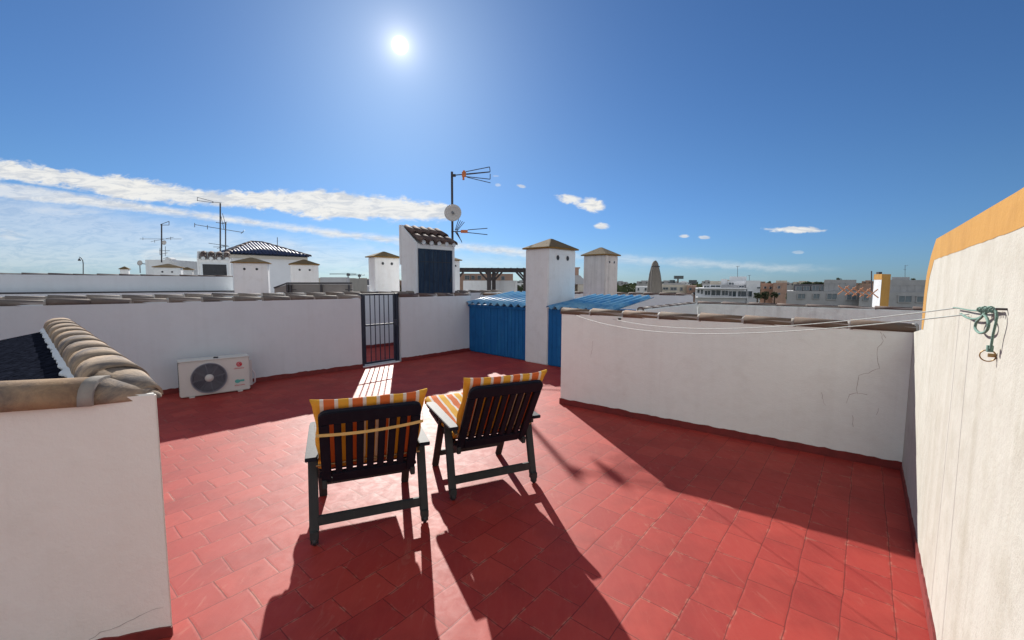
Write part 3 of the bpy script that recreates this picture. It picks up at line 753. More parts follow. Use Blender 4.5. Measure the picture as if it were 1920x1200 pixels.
# street lamp
p = ZZ(156, 540, 34); t = thing('street_lamp', 'curved street lamp rising above the high wall, far left', 'street lamp', p)
m = MB(); m.tube([ZZ(156, 540, 34), ZZ(156, 494, 34), ZZ(155, 488, 34), ZZ(152, 484, 34), ZZ(149, 482, 34)], .03, 6); m.build('post', M['steel_dark'], t)
m = MB(); m.lathe(ZZ(149, 489, 34), [(.03, .2), (.05, .14), (.10, .05), (.09, 0)], 12); m.build('lamp_head', M['steel_dark'], t)
# ---------------- hip roofed house
def house_block(px0, px1, pyt, Y, depth, z0=-8, name='wall', mat='bwhite', par=None, off=0):
    a = ZZ(px0, pyt, Y); b = ZZ(px1, pyt, Y); z = (a.z+b.z)/2
    k = (Y+depth+off)/(Y+off); m = MB(); m.up([(a.x, Y+off), (b.x, Y+off), (max(b.x, b.x*k), Y+depth+off) if b.x < 0 else (b.x*k, Y+depth+off), (a.x*k, Y+depth+off)], z0, z)
    m.build(name, M[mat], par); return a.x, b.x, z
def windows(par, Y, rects, mat='glass', frame='bwhite', proud=.04, fw=None):
    for (x0, y0, x1, y1) in rects:
        a = ZZ(x0, y0, Y); b = ZZ(x1, y1, Y); w = fw or max(.03, .06*abs(b.x-a.x))
        m = MB(); cx = (a.x+b.x)/2; W = b.x-a.x; Hh = a.z-b.z; cz_ = (a.z+b.z)/2
        m.box((cx, Y-proud/2, cz_), (W, proud, Hh)); 
        f = m.build('window', M[mat], par)
        fr = MB()
        for s in (-1, 1): fr.box((cx+s*(W/2+w/2), Y-proud*.75, cz_), (w*.98, proud*1.5, Hh+2*w))
        for s in (-1, 1): fr.box((cx, Y-proud*.75, cz_+s*(Hh/2+w/2)), (W, proud*1.5, w*.98))
        if W > Hh*1.1: fr.box((cx, Y-proud*.7, cz_), (w*.7, proud*1.3, Hh*.99))
        fr.build('frame', M[frame], f)
p = ZZ(505, 560, 20); hh = thing('hip_roof_house', 'white house with a navy tiled hip roof and rusty stained side wall', 'house', (p.x, p.y, -.2))
el = ZZ(424, 473, 19.5); er = ZZ(582, 484, 22.0); rl = ZZ(470, 455, 22); rr_ = ZZ(528, 459, 23)
# footprint: eave corners, front left corner nearest
ez = (el.z+er.z)/2
fl_ = Vector((el.x-.0, 19.5, 0)); fr_ = Vector((er.x, 22.0, 0)); dv = (fr_-fl_).normalized(); bkv = Vector((-dv.y, dv.x, 0))
bl_ = fl_+bkv*4.5; br_ = fr_+bkv*4.5
m = MB(); ins = .25
q = [fl_+dv*ins+bkv*ins, fr_-dv*ins+bkv*ins, br_-dv*ins-bkv*ins, bl_+dv*ins-bkv*ins]
m.up(q, -.3, ez-.02); m.build('wall', M['bwhite'], hh)
rz_ = ez+.72; R0 = fl_+dv*1.5+bkv*2.25; R1_ = fr_-dv*1.6+bkv*2.25
E4 = [up_pt(v, ez) for v in (fl_, fr_, br_, bl_)]; RR = [up_pt(R0, rz_), up_pt(R1_, rz_)]
m = MB(); m.mesh(E4+RR, [(0, 1, 5, 4), (1, 2, 5), (2, 3, 4, 5), (3, 0, 4), (3, 2, 1, 0)]); rf = m.build('roof', M['tile_pale'], hh)
tm = MB(); nn = 24
Lw = (fr_-fl_).length
for i in range(nn):
    s = Lw*(i+.5)/nn; f = min(1, s/1.5, (Lw-s)/1.6)
    a = fl_+dv*s-bkv*.03; b = fl_+dv*s+bkv*2.25*f
    tm.barrel(up_pt(a, ez+.02), up_pt(b, ez+.02+.72*f), (0, 0, 1), .072, .072, .02, 6)
for i in range(20):
    s = 4.5*(i+.5)/20; f = min(s, 4.5-s)/2.25
    for c0_, di, wd in ((fl_, dv, 1.5), (fr_, -dv, 1.6)):
        a = c0_+bkv*s-di*.03; b = c0_+bkv*s+di*wd*f
        if f > .08: tm.barrel(up_pt(a, ez+.02), up_pt(b, ez+.02+.72*f), (0, 0, 1), .072, .072, .02, 6)
tm.build('roof_tiles', M['tile_navy'], rf)
hm = MB()
for a, b in ((E4[0], RR[0]), (E4[3], RR[0]), (E4[1], RR[1]), (E4[2], RR[1]), (RR[0], RR[1])):
    k = 6
    for i in range(k): hm.barrel(a.lerp(b, i/k)+Vector((0, 0, .02)), a.lerp(b, (i+1.1)/k)+Vector((0, 0, .02)), (0, 0, 1), .10, .085, .02, 6)
hm.build('hip_tiles', M['tile_dark'], rf)
m = MB(); m.up([fl_+dv*.1+bkv*.1, fr_-dv*.1+bkv*.1, br_-dv*.1-bkv*.1, bl_+dv*.1-bkv*.1], ez-.16, ez-.022); m.build('cornice', M['bcream'], hh)
m = MB(); c = fl_+dv*.9+bkv*.22; m.tube([up_pt(c, -.2), up_pt(c, .55), ], .55, 16); m.build('rounded_bay', M['bcream'], hh)
# flat block with arched top, left
p = ZZ(300, 540, 20.3); b0 = thing('flat_roof_block', 'flat white rooftop block with a rounded lug under its aerial', 'rooftop block', (p.x, p.y, 0))
house_block(272, 318, 487, 20.3, 2, 0, 'wall', 'chim', b0)
m = MB(); pp = ZZ(309, 490, 20.2); m.lathe(pp+Vector((0, .2, 0)), [(.19, -.3), (.19, .0)], 18, Matrix.Rotation(rad(90), 3, 'X')); m.build('rounded_lug', M['chim'], b0)
# ---------------- fence with dark rails, mid left
p = ZZ(590, 560, 12.6); t = thing('screen_fence', 'taupe panel screen with dark rails between low chimneys and parapet', 'fence', (p.x, p.y, .5))
def fz(px, py): return ZZ(px, py, 12.6)
a = fz(541, 531); b = fz(660, 531); c = fz(515, 541)
m = MB(); m.up([a, b, b+Vector((0, .05, 0)), a+Vector((0, .05, 0))], .8, a.z-.03); m.build('panel', M['panel'], t)
m = MB(); m.prism([(c.x, 12.58, .8), (a.x-.002, 12.58, .8), (a.x-.002, 12.58, a.z-.03), (c.x, 12.58, c.z)], [(c.x, 12.63, .8), (a.x-.002, 12.63, .8), (a.x-.002, 12.63, a.z-.03), (c.x, 12.63, c.z)]); m.build('sloping_panel', M['panel'], t)
m = MB(); m.bar(a+Vector((-.03, -.02, 0)), b+Vector((0, -.02, 0)), .08, .05); m.bar(c+Vector((0, -.02, .02)), a+Vector((-.03, -.02, .0)), .07, .035); m.build('top_rail', M['steel_dark'], t)
for px in (541, 547, 604, 656):
    q = fz(px, 540); m = MB(); m.bar((q.x, 12.54, .8), (q.x, 12.54, a.z-.03), .055, .04, up=(0, 1, 0)); m.build('post', M['steel_dark'], t)
m = MB()
for px in (545, 650):
    q = fz(px, 543); m.bar((q.x-.02, 12.53, q.z), (q.x+.2, 12.53, q.z), .01, .02)
m.build('stay', M['steel_dark'], t)
p = fz(617, 551); t = thing('guard_rail', 'short dark barred rail peeping over the parapet left of the gate', 'railing', (p.x, 11.9, 1))
def fr2(px, py): return ZZ(px, py, 11.9)
m = MB(); m.bar(fr2(580, 551), fr2(648, 550), .05, .05); m.build('top_rail', M['steel_dark'], t)
for i in range(9):
    px = 583+i*7.7; m = MB(); m.bar(fr2(px, 552), fr2(px, 566), .02, .02, up=(0, 1, 0)); m.build('bar', M['steel_dark'], t)
# ---------------- pergola
p = ZZ(930, 560, 16); t = thing('pergola', 'dark timber pergola behind the blue shed, left of the tall chimney', 'pergola', (p.x, p.y, 0))
def pg(px, py, Y=16): return ZZ(px, py, Y)
for Y in (16.0, 17.6):
    m = MB(); m.bar(pg(845, 506, Y), pg(1010, 507, Y), .10, .16); m.build('beam', M['pergola'], t)
m = MB()
for i in range(14):
    px = 850+i*12; q = pg(px, 503.5, 15.7); r_ = pg(px, 504, 15.7); m.bar(q, Vector((q.x, 18.0, q.z)), .06, .06)
m.build('rafters', M['pergola'], t)
for px, Y in ((917, 16), (926, 17.6), (985, 16), (989, 17.6), (852, 16)):
    q = pg(px, 510, Y); m = MB(); m.bar((q.x, Y, 0), (q.x, Y, q.z-.01), .15, .15, up=(0, 1, 0)); m.build('post', M['pergola'], t)
    m = MB()
    for s in (-1, 1): m.bar((q.x+s*.06, Y, q.z-.30), (q.x+s*.34, Y, q.z+.0), .07, .08, up=(0, 1, 0))
    m.build('brace', M['pergola'], t)
# ---------------- low neighbouring walls seen between things
wall('neighbour_wall', 'white wall under the pergola, beyond the blue corrugated roof', ZZ(868, 530, 19), ZZ(965, 530, 17.4), ZZ(900, 526, 18.6).z, .2, cop=None, mat='chim', skirt=False)
wall('neighbour_wall', 'low parapet with clay coping just behind the blue shed roof', ZZ(852, 530, 13.0), ZZ(990, 530, 12.6), ZZ(900, 553, 12.7).z, .16, cop='tile', skirt=False, step=.5)
wall('neighbour_wall', 'low parapet behind the stained chimney and folded parasol', ZZ(1075, 530, 13.4), ZZ(1300, 530, 11.8), ZZ(1190, 552, 12.6).z, .16, cop='tile_dark', skirt=False, step=.45)
wall('neighbour_wall', 'grey low wall in the distance between the low chimneys and squat chimney', ZZ(600, 530, 19), ZZ(650, 530, 18.5), ZZ(620, 520, 19).z, .2, cop=None, mat='bgrey', skirt=False)
wall('neighbour_wall', 'white low wall at the foot of the squat chimney', ZZ(515, 530, 11.85), ZZ(752, 530, 12.1), ZZ(700, 549.5, 12).z, .2, cop=None, mat='wall', skirt=False)
# conical bbq hood
p = ZZ(1088, 545, 14); t = thing('barbecue_hood', 'grey tapering barbecue hood between the tall and the stained chimney', 'barbecue', (p.x, p.y, 0))
q0 = ZZ(1066, 530, 14); q1 = ZZ(1104, 530, 14)
m = MB(); zt = ZZ(1085, 503, 14).z; zm = ZZ(1085, 516, 14).z; zb = ZZ(1085, 533, 14).z; cx = ZZ(1081, 530, 14).x
m.prism([(q0.x, 14, zb), (q1.x, 14, zb), (q1.x, 14.6, zb), (q0.x, 14.6, zb)], [(cx-.14, 14.2, zm), (cx+.14, 14.2, zm), (cx+.14, 14.4, zm), (cx-.14, 14.4, zm)]); m.build('hood', M['bgrey'], t)
m = MB(); m.box((cx, 14.3, (zm+zt)/2+.0), (.20, .18, zt-zm-.003)); m.box((cx, 14.3, zt+.02), (.28, .24, .04)); m.build('flue', M['bbrown'], t)
m = MB()
for x0, x1 in ((q0.x+.03, q0.x+.1), (q1.x-.35, q1.x-.02)): m.up([(x0, 14.02), (x1, 14.02), (x1, 14.58), (x0, 14.58)], 0, zb-.002)
m.up([(q0.x+.1, 14.4), (q1.x-.35, 14.4), (q1.x-.35, 14.58), (q0.x+.1, 14.58)], 0, zb-.003)
m.build('pedestal', M['bcream'], t)
# folded parasol
p = ZZ(1227, 560, 13.8); t = thing('folded_parasol', 'folded taupe parasol standing right of the stained chimney', 'parasol', (p.x, p.y, 0))
zt = ZZ(1228, 489, 13.8).z; zb = ZZ(1228, 557, 13.8).z; k = 13.8/800
m = MB(); vs = []; nseg = 32; lv = [(0, .03), (.03, .065), (.08, .095), (.15, .115), (.2, .13), (.35, .165), (.6, .20), (.85, .225), (.97, .232), (1, .20)]
for f, r in lv:
    for i in range(nseg):
        th = 2*PI*i/nseg; fold = 1+.16*math.sin(th*5+.6)*min(1, f*2.2)+.04*math.sin(th*11)
        vs.append((p.x+.03*(f-.5)+r*fold*math.cos(th), p.y+r*fold*math.sin(th), zt+(zb-zt)*f+.04*math.sin(th*5)*(f > .95)))
m.mesh(vs, [(j*nseg+i, j*nseg+(i+1) % nseg, (j+1)*nseg+(i+1) % nseg, (j+1)*nseg+i) for j in range(len(lv)-1) for i in range(nseg)], True)
m.poly(vs[:nseg]); m.build('canopy', M['umb'], t)
m = MB(); m.tube([(p.x, p.y, 0), (p.x, p.y, zb+.2)], .03, 8); m.build('pole', M['steel_dark'], t)
m = MB(); m.lathe((p.x, p.y, zt-.02), [(.03, 0), (.03, .02), (.012, .03)], 10); m.build('finial', M['steel_dark'], t)
m = MB(); zz_ = zt+(zb-zt)*.16; m.lathe((p.x, p.y, zz_), [(.130, -.02), (.134, 0), (.130, .02)], 20); m.build('tie_band', M['steel_dark'], t)
# ---------------- neighbour terrace behind the cracked wall
cc = ZZ(1310, 530, 8.75); cc.z = 0
ztop = 1.19
wall('terrace_wall', 'grey rough wall with dark coping beyond the cracked parapet, right', cc, cc+bear(128)*6.5, ztop, .16, mat='grey_wall', cop='tile_dark', skirt=False, r=.07, step=.47)
wall('terrace_wall', 'pale return wall running from the blue shed roof to the grey wall', cc-bear(219.6)*(-2.7), cc, ztop, .16, mat='wall_mid', cop='tile_dark', skirt=False, r=.058, step=.4)
# ochre pillar and trellis
Yp = 7.9; p = ZZ(1655, 560, Yp); t = thing('ochre_pillar', 'square pillar with one ochre side and one white side beyond the grey wall', 'pillar', (p.x, p.y, 0))
pL = ZZ(1638, 530, Yp+.25); pC = ZZ(1653, 530, Yp); pRt = ZZ(1669, 530, Yp+.18)
zp = ZZ(1653, 514, Yp).z
m = MB(); b4 = pL+(pRt-pC); m.up([pL, pC, pRt, b4], 0, zp); m.build('shaft', M['wall'], t, bevel=.008)
n1_ = Vector(((pRt-pC).y, -(pRt-pC).x, 0)).normalized(); m = MB(); m.up([pC+n1_*.003, pRt+n1_*.003, pRt, pC], .5, zp+.003); m.build('ochre_side', M['yellow'], t)
n2_ = Vector(((pC-pL).y, -(pC-pL).x, 0)).normalized(); m = MB(); m.up([pL+n2_*.003, pC+n2_*.003, pC, pL], zp-.10, zp+.003); m.build('ochre_band', M['yellow'], t)
m = MB(); q = ZZ(1647, 530, Yp+.2); m.box((q.x-.0, q.y, zp+.02), (.06, .06, .05)); m.build('vent_pot', M['dark'], t)
t = thing('trellis', 'expanded orange brown trellis fixed left of the ochre pillar', 'trellis', ZZ(1610, 550, 7.7))
def tr(px, py): return ZZ(px, py, 7.75)
m = MB(); n_ = 5; x0, x1 = 1572, 1640
for i in range(n_):
    a = x0+(x1-x0)*i/n_; b = x0+(x1-x0)*(i+1)/n_; ya = 536+3.5*i/n_*2; yb = 554+1.4*i
    off = Vector((0, .012, 0))
    m.bar(tr(a, 536+1.6*i), tr(b+7, 552+1.6*i), .010, .016); m.bar(tr(a, 552+1.6*i)+off, tr(b+7, 536+1.6*i)+off, .010, .016)
m.build('laths', M['trellis'], t)
# ---------------- far town
def tree(px, pyt, pyb, Y, wpx, label='bushy dark green tree among the far houses', seed=0, group='trees among the far houses'):
    rnd = random.Random(seed+int(px)); b = ZZ(px, pyb, Y); tp = ZZ(px, pyt, Y); R = wpx/800*Y/2; H_ = (tp.z-b.z)
    t = thing('tree', label, 'tree', (b.x, b.y, -8), group=group)
    m = MB(); m.tube([(b.x, b.y, -8), (b.x+.1*R, b.y, -4), (b.x, b.y, tp.z-H_*.4)], R*.12+.1, 7, r2=.1); m.build('trunk', M['bark'], t)
    c = MB(); lobes = [(Vector((rnd.uniform(-.6, .6)*R, rnd.uniform(-.6, .6)*R, rnd.uniform(.05, .75)*H_)), rnd.uniform(.3, .55)) for _ in range(9)]
    for lo, lr in lobes:
        for _ in range(90):
            d = Vector((rnd.gauss(0, 1), rnd.gauss(0, 1), rnd.gauss(0, 1))).normalized(); q = Vector((b.x, b.y, b.z))+lo+Vector((d.x*R*lr, d.y*R*lr, d.z*H_*lr*.6))*rnd.uniform(.55, 1.0)
            s = R*.12*rnd.uniform(.6, 1.5); u = Vector((rnd.gauss(0, 1), rnd.gauss(0, 1), rnd.gauss(0, 1))).normalized(); w = u.orthogonal().normalized()
            c.poly([q-u*s-w*s*.5, q+u*s-w*s*.5, q+w*s])
    c.build('crown', M['leaf'], t)
def bldg(label, px0, px1, pyt, Y, depth=8, mat='bwhite', cat='building', blocks=(), wins=(), winmat='glass', slabs=(), wy=None):
    p = ZZ((px0+px1)/2, 530, Y); t = thing('building', label, cat, (p.x, Y, -8), group='far houses of the town')
    house_block(px0, px1, pyt, Y, depth, -8, 'wall', mat, t)
    for (a, b, y, off, mt, nm) in blocks:
        z0 = -8 if off <= 0 else ZZ(a, pyt, Y).z+.01
        x0 = ZZ(a, y, Y+off); x1 = ZZ(b, y, Y+off)
        k = (Y+depth-.3)/(Y+off); m = MB(); m.up([(x0.x, Y+off), (x1.x, Y+off), (x1.x*k, Y+depth-.3), (x0.x*k, Y+depth-.3)], z0, (x0.z+x1.z)/2); m.build(nm, M[mt], t)
    for (yoff, rects) in wins: windows(t, Y+yoff, rects, winmat, 'bgrey' if mat != 'bwhite' else 'bwhite', proud=.12)
    for (a, b, y0, y1, off, mt) in slabs:
        q0 = ZZ(a, y0, Y+off); q1 = ZZ(b, y1, Y+off)
        m = MB(); m.box(((q0.x+q1.x)/2, Y+off, (q0.z+q1.z)/2), (q1.x-q0.x, 1.0, abs(q0.z-q1.z))); m.build('balcony', M[mt], t)
    return t
# behind pergola
bldg('long brown roofed building seen through the pergola', 862, 962, 513, 60, 10, 'bbrown', wins=[(0, [(872, 517, 880, 524), (884, 517, 890, 524), (896, 517, 902, 524), (940, 518, 946, 525)])])
bldg('low white terrace block under the brown roofed building', 946, 990, 531, 55, 6, 'bwhite', wins=[(0, [(950, 535, 954, 541), (957, 535, 962, 541), (966, 535, 970, 541)])])
tree(972, 533, 546, 50, 16, seed=3, label='small green tree under the pergola')
tree(982, 532, 546, 52, 14, seed=4, label='small green tree next to the right pergola posts')
# left distance
bldg('far dark roofed row between the low chimneys and squat chimney', 640, 690, 524, 90, 10, 'bdark', wins=[(0, [(645, 528, 650, 532), (668, 527, 672, 532)])])
bldg('low white block below the far dark roofed row', 664, 688, 536, 60, 5, 'bwhite', wins=[(0, [(668, 538, 671, 542), (676, 538, 680, 542)])])
bldg('pale flat block behind the fence and the low chimneys', 520, 640, 521, 45, 8, 'bcream', wins=[(0, [(606, 524, 610, 528), (622, 524, 628, 528)])])
def crane(px, pyt, pyb, Y, j0, j1, label):
    p = ZZ(px, pyb, Y); t = thing('tower_crane', label, 'crane', (p.x, p.y, -8), group='far tower cranes')
    m = MB(); m.bar((p.x, Y, -8), (p.x, Y, ZZ(px, pyt, Y).z), .5, .5, up=(0, 1, 0)); m.build('tower', M['steel'], t)
    m = MB(); a = ZZ(j0, pyt+2, Y); b = ZZ(j1, pyt+2, Y); m.bar(a, b, .25, .25); m.bar(a+Vector((0, 0, .2)), ZZ(px, pyt, Y), .15, .15); m.bar(b+Vector((0, 0, .2)), ZZ(px, pyt, Y), .15, .15); m.build('jib', M['steel'], t)
    m = MB(); c = ZZ(px, pyt+3, Y); m.box(c, (1.6, 1.4, 1.4)); m.build('cab', M['bdark'], t)
crane(653, 512, 530, 260, 618, 668, 'far tower crane, left one over the dark roofed row')
crane(674, 514, 530, 280, 655, 684, 'far tower crane, right one beside the squat chimney')
# right distance
tree(1183, 534, 552, 90, 18, seed=5, label='leafy tree just right of the stained chimney'); tree(1200, 535, 552, 95, 16, seed=6, label='low tree behind the small white house')
bldg('small white house left of the folded parasol', 1192, 1216, 537, 75, 6, 'bwhite', wins=[(0, [(1195, 540, 1198, 545), (1208, 540, 1212, 545)])])
bldg('two storey cream building right of the folded parasol', 1238, 1290, 534, 85, 9, 'bcream', blocks=[(1244, 1286, 531, 2, 'bgrey', 'penthouse')],
     wins=[(0, [(1243, 539, 1252, 543), (1257, 539, 1268, 544), (1275, 539, 1279, 545), (1250, 550, 1254, 554), (1258, 549, 1268, 554), (1276, 550, 1279, 556)])], slabs=[(1241, 1272, 545, 548, -.5, 'bcream')])
bldg('brown rendered house between the cream and the large white building', 1288, 1306, 535, 84, 8, 'bbrown', wins=[(0, [(1292, 540, 1296, 544), (1299, 548, 1302, 552)])])
def sign(label, x0, x1, y0, y1, yb, Y, px):
    p = ZZ(px, yb, Y); t = thing('billboard', label, 'billboard', (p.x, Y, -8), group='far billboards')
    a = ZZ(x0, y0, Y); b = ZZ(x1, y1, Y)
    m = MB(); m.box(((a.x+b.x)/2, Y, (a.z+b.z)/2), (b.x-a.x, .4, a.z-b.z)); m.build('panel', M['glass'], t)
    m = MB(); m.bar((p.x, Y+.45, -8), (p.x, Y+.45, a.z-.2), .3, .3, up=(0, 1, 0)); m.build('post', M['steel_dark'], t)
sign('far dark billboard, the tallest, on a post over the cream building', 1264, 1281, 517, 523, 534, 110, 1272)
sign('small pale billboard left of the tallest one', 1256, 1265, 525, 531, 536, 112, 1260)
sign('greenish billboard above the brown rendered house', 1292, 1306, 525, 532, 536, 111, 1299)
w = bldg('large white modern building with stepped terraces in the distance', 1304, 1401, 540, 78, 10, 'bwhite',
     blocks=[(1318, 1400, 534, 3, 'bgrey', 'upper_storey'), (1332, 1352, 527, 3.2, 'bcream', 'roof_room'), (1352, 1364, 523, 3.4, 'bwhite', 'stair_tower'), (1364, 1401, 527, 3.3, 'bwhite', 'roof_room'), (1368, 1400, 518.5, 5, 'bwhite', 'roof_room'), (1400, 1426, 526, 0, 'bwhite', 'side_tower')],
     wins=[(0, [(1307, 543, 1311, 549), (1314, 543, 1317, 551), (1321, 545, 1331, 553), (1333, 544, 1350, 554), (1353, 545, 1364, 554), (1366, 546, 1371, 555), (1373, 546, 1379, 556), (1383, 546, 1388, 556), (1389, 546, 1398, 556)]),
           (2.95, [(1319, 536, 1329, 539), (1332, 535, 1350, 538.5), (1366, 530, 1375, 534), (1385, 536, 1394, 539)]), (-.01, [(1402, 546, 1409, 556), (1419, 538, 1424, 541), (1417, 549, 1422, 556)])],
     slabs=[(1306, 1400, 556, 558.5, -.5, 'bwhite'), (1306, 1400, 540, 542, -.4, 'bwhite')])
mast('thin rod aerial on the large white building', 1383, 82, 499, 520, [('top_aerial', [((1380, 500), (1387, 499))], .03)], .035)
mast('short aerial at the right end of the large white building', 1405, 82, 516, 530, [('top_aerial', [((1402, 517), (1408, 516))], .03)], .035)
bldg('brown house with a flat roof right of the large white building', 1427, 1452, 531, 95, 8, 'bbrown', wins=[(0, [(1432, 537, 1436, 541), (1442, 538, 1446, 542)])])
bldg('second brown house, one step further right', 1450, 1476, 530, 90, 8, 'bbrown', blocks=[(1455, 1476, 526, 4, 'bcream', 'roof_room')], wins=[(0, [(1458, 536, 1462, 541), (1458, 549, 1462, 553)])])
for i, (px, lb) in enumerate(((1420, 'low tree right against the large white building'), (1434, 'round tree below the first brown house'), (1452, 'tree between the two brown houses'), (1478, 'tree left of the long glass fronted building'), (1441, 'tree poking over the brown roofs'), (1465, 'small tree over the second brown house'))):
    tree(px, (548, 545, 546, 545, 526, 527)[i], (560, 560, 560, 560, 534, 534)[i], (74, 76, 80, 70, 104, 104)[i], (14, 18, 14, 16, 12, 10)[i], seed=20+i, label=lb)
bldg('long grey building with dark glass upper floor, its left half', 1476, 1612, 546, 68, 10, 'bgrey',
     blocks=[(1488, 1550, 533, 1.5, 'bdark', 'glass_storey'), (1550, 1586, 526, 1.4, 'bdark', 'glass_storey'), (1586, 1604, 526, 1.3, 'bcream', 'stair_tower'), (1546, 1606, 524.5, 1.2, 'bgrey', 'roof_slab')],
     wins=[(0, [(1495, 551, 1508, 560), (1524, 551, 1535, 560), (1550, 551, 1567, 561), (1587, 552, 1604, 562)]), (1.45, [(1492, 537, 1502, 544), (1506, 537, 1516, 544), (1522, 536, 1534, 544), (1538, 536, 1547, 544)]), (1.35, [(1554, 531, 1562, 544), (1564, 531, 1572, 544), (1574, 531, 1583, 544)])], winmat='shutter')
bldg('long grey building with dark glass upper floor, its right half', 1612, 1760, 548, 66, 10, 'bgrey',
     blocks=[(1612, 1665, 534, 2.0, 'bbrown', 'roof_room'), (1668, 1760, 527, 1.4, 'bdark', 'glass_storey'), (1668, 1760, 525, 1.2, 'bgrey', 'roof_slab'), (1672, 1706, 519.5, 4, 'bgrey', 'roof_room')],
     wins=[(0, [(1618, 553, 1627, 563), (1684, 555, 1707, 566), (1718, 556, 1740, 566)]), (1.35, [(1674, 535, 1684, 546), (1688, 535, 1698, 546), (1702, 535, 1712, 546), (1716, 535, 1726, 546), (1730, 535, 1742, 546)])], winmat='shutter')
for i, (px, lb) in enumerate(((1508, 'bush on the roof terrace of the glass fronted building'), (1530, 'second bush on that glass fronted roof terrace'), (1573, 'dark shrub on the stair tower roof slab'), (1712, 'shrub on the right hand roof slab'))):
    tree(px, (528, 527, 519, 521)[i], (536, 536, 527, 527)[i], (78, 78, 74, 76)[i], (26, 20, 8, 8)[i], seed=40+i, label=lb)
# distant wooded and built-up strip out to the horizon
m = MB(); rnd = random.Random(5)
for i in range(5200):
    Y = rnd.uniform(150, 700); X = rnd.uniform(-1.3, 1.3)*Y; s = rnd.uniform(2, 5)
    b = Vector((X, Y, -8+rnd.uniform(0, 6)+(Y/700)*4))
    for _ in range(2):
        u = Vector((rnd.gauss(0, 1), rnd.gauss(0, .3), rnd.gauss(0, .6))).normalized()*s; w_ = Vector((rnd.gauss(0, .3), rnd.gauss(0, .3), 1)).normalized()*s*.6
        m.poly([b-u, b+u*.6-w_*.3, b+w_])
o = m.build('far_woodland', M['leaf']); struct(o, 'stuff'); o['label'] = 'strip of distant trees and scrub along the horizon'; o['category'] = 'woodland'
rnd = random.Random(9)
kinds = ['bwhite', 'bcream', 'bbrown', 'bgrey']
for i in range(64):
    px = -80+i*32+rnd.uniform(-14, 14)
    if 990 < px < 1070: continue
    Y = rnd.uniform(170, 330); wpx = rnd.uniform(18, 44); top_ = rnd.uniform(523.5, 528.5)+(px-960)*.0037
    k = kinds[rnd.randrange(4)]; nm = {'bwhite': 'white', 'bcream': 'cream', 'bbrown': 'brown', 'bgrey': 'grey'}[k]
    p = ZZ(px, 530, Y); t = thing('building', 'tiny distant %s house on the horizon among the far trees' % nm, 'building', (p.x, Y, -8), group='tiny %s houses on the horizon' % nm)
    house_block(px-wpx/2, px+wpx/2, top_, Y, 12, -8, 'wall', k, t)
    house_block(px-wpx/4, px+wpx/6, top_-1.6, Y+3, 6, -8, 'roof_room', k, t)
    windows(t, Y, [(px-wpx*.35, top_+1.5, px-wpx*.22, top_+3.6), (px+wpx*.02, top_+1.5, px+wpx*.14, top_+3.6), (px+wpx*.28, top_+1.5, px+wpx*.38, top_+3.6)], 'glass', k, .15)
# ---------------- air conditioner
acA = G(338, 749); acB = G(470, 731); ua = (acB-acA).normalized(); na = Vector((ua.y, -ua.x, 0))
if na.y > 0: na = -na
W = (acB-acA).length; H0 = .485; Dp = .27
t = thing('air_conditioner', 'white outdoor air conditioner unit on the floor against the left parapet', 'air conditioner', (acA+acB)/2-na*Dp/2)
z0 = .014
def ap(s, z, o=0): return up_pt(acA+ua*s+na*o, z)
m = MB(); m.up([ap(0, 0), ap(W, 0), ap(W, 0, -Dp), ap(0, 0, -Dp)], z0, H0+z0); m.build('casing', M['acwhite'], t, bevel=.012)
m = MB(); m.up([ap(-.006, 0, .006), ap(W+.006, 0, .006), ap(W+.006, 0, -Dp-.004), ap(-.006, 0, -Dp-.004)], H0+z0+.001, H0+z0+.012); m.build('top_panel', M['acwhite'], t, bevel=.004)
m = MB(); m.box(ap(W*.52, H0+z0+.02, -.08), (.05, .03, .02)); m.build('top_clip', M['dark'], t)
m = MB()
for s in (.10, W-.16): m.up([ap(s, 0, .02), ap(s+.06, 0, .02), ap(s+.06, 0, -Dp-.02), ap(s, 0, -Dp-.02)], .001, z0-.001)
m.build('feet', M['acwhite'], t)
Rg = Matrix((ua, Vector((0, 0, 1)), na)).transposed()
fc = ap(W*.405, z0+H0*.49, .0)
rg = .205
m = MB(); m.lathe(fc, [(rg, -.01), (rg, .006), (rg*.01, .0065)], 48, Rg); g_ = m.build('fan_recess', M['dark'], t)
m = MB()
for i in range(3):
    th = 2*PI*i/3; c_ = Vector((math.cos(th+.5), math.sin(th+.5), 0)); vv = []
    for r_, aa in ((.05, 0), (.2, .1), (.2, 1.3), (.12, 1.2), (.05, .9)):
        vv.append(fc+Rg @ Vector((r_*math.cos(th+aa), r_*math.sin(th+aa), .0085+aa*.001)))
    m.poly(vv)
m.build('fan_blades', M['steel_dark'], g_)
m = MB()
for i in range(10):
    r_ = rg*(.28+.72*i/9); m.tube([fc+Rg @ Vector((r_*math.cos(2*PI*k/48), r_*math.sin(2*PI*k/48), .017)) for k in range(49)], .0036 if i < 9 else .008, 5, cap=False)
for i in range(8):
    th = 2*PI*i/8+.2; m.tube([fc+Rg @ Vector((.05*math.cos(th), .05*math.sin(th), .014)), fc+Rg @ Vector((rg*math.cos(th), rg*math.sin(th), .012))], .003, 5)
m.build('grille', M['acgrille'], t)
m = MB(); m.lathe(fc, [(.052, .013), (.050, .021), (.01, .024)], 24, Rg); m.build('hub', M['acwhite'], t)
m = MB()
for i in range(12): zq = z0+.07+i*.037; m.up([ap(-.0025, 0, -.03), ap(-.0005, 0, -.03), ap(-.0005, 0, -Dp+.04), ap(-.0025, 0, -Dp+.04)], zq, zq+.018)
m.build('side_vent', M['dark'], t)
lx = W*.845
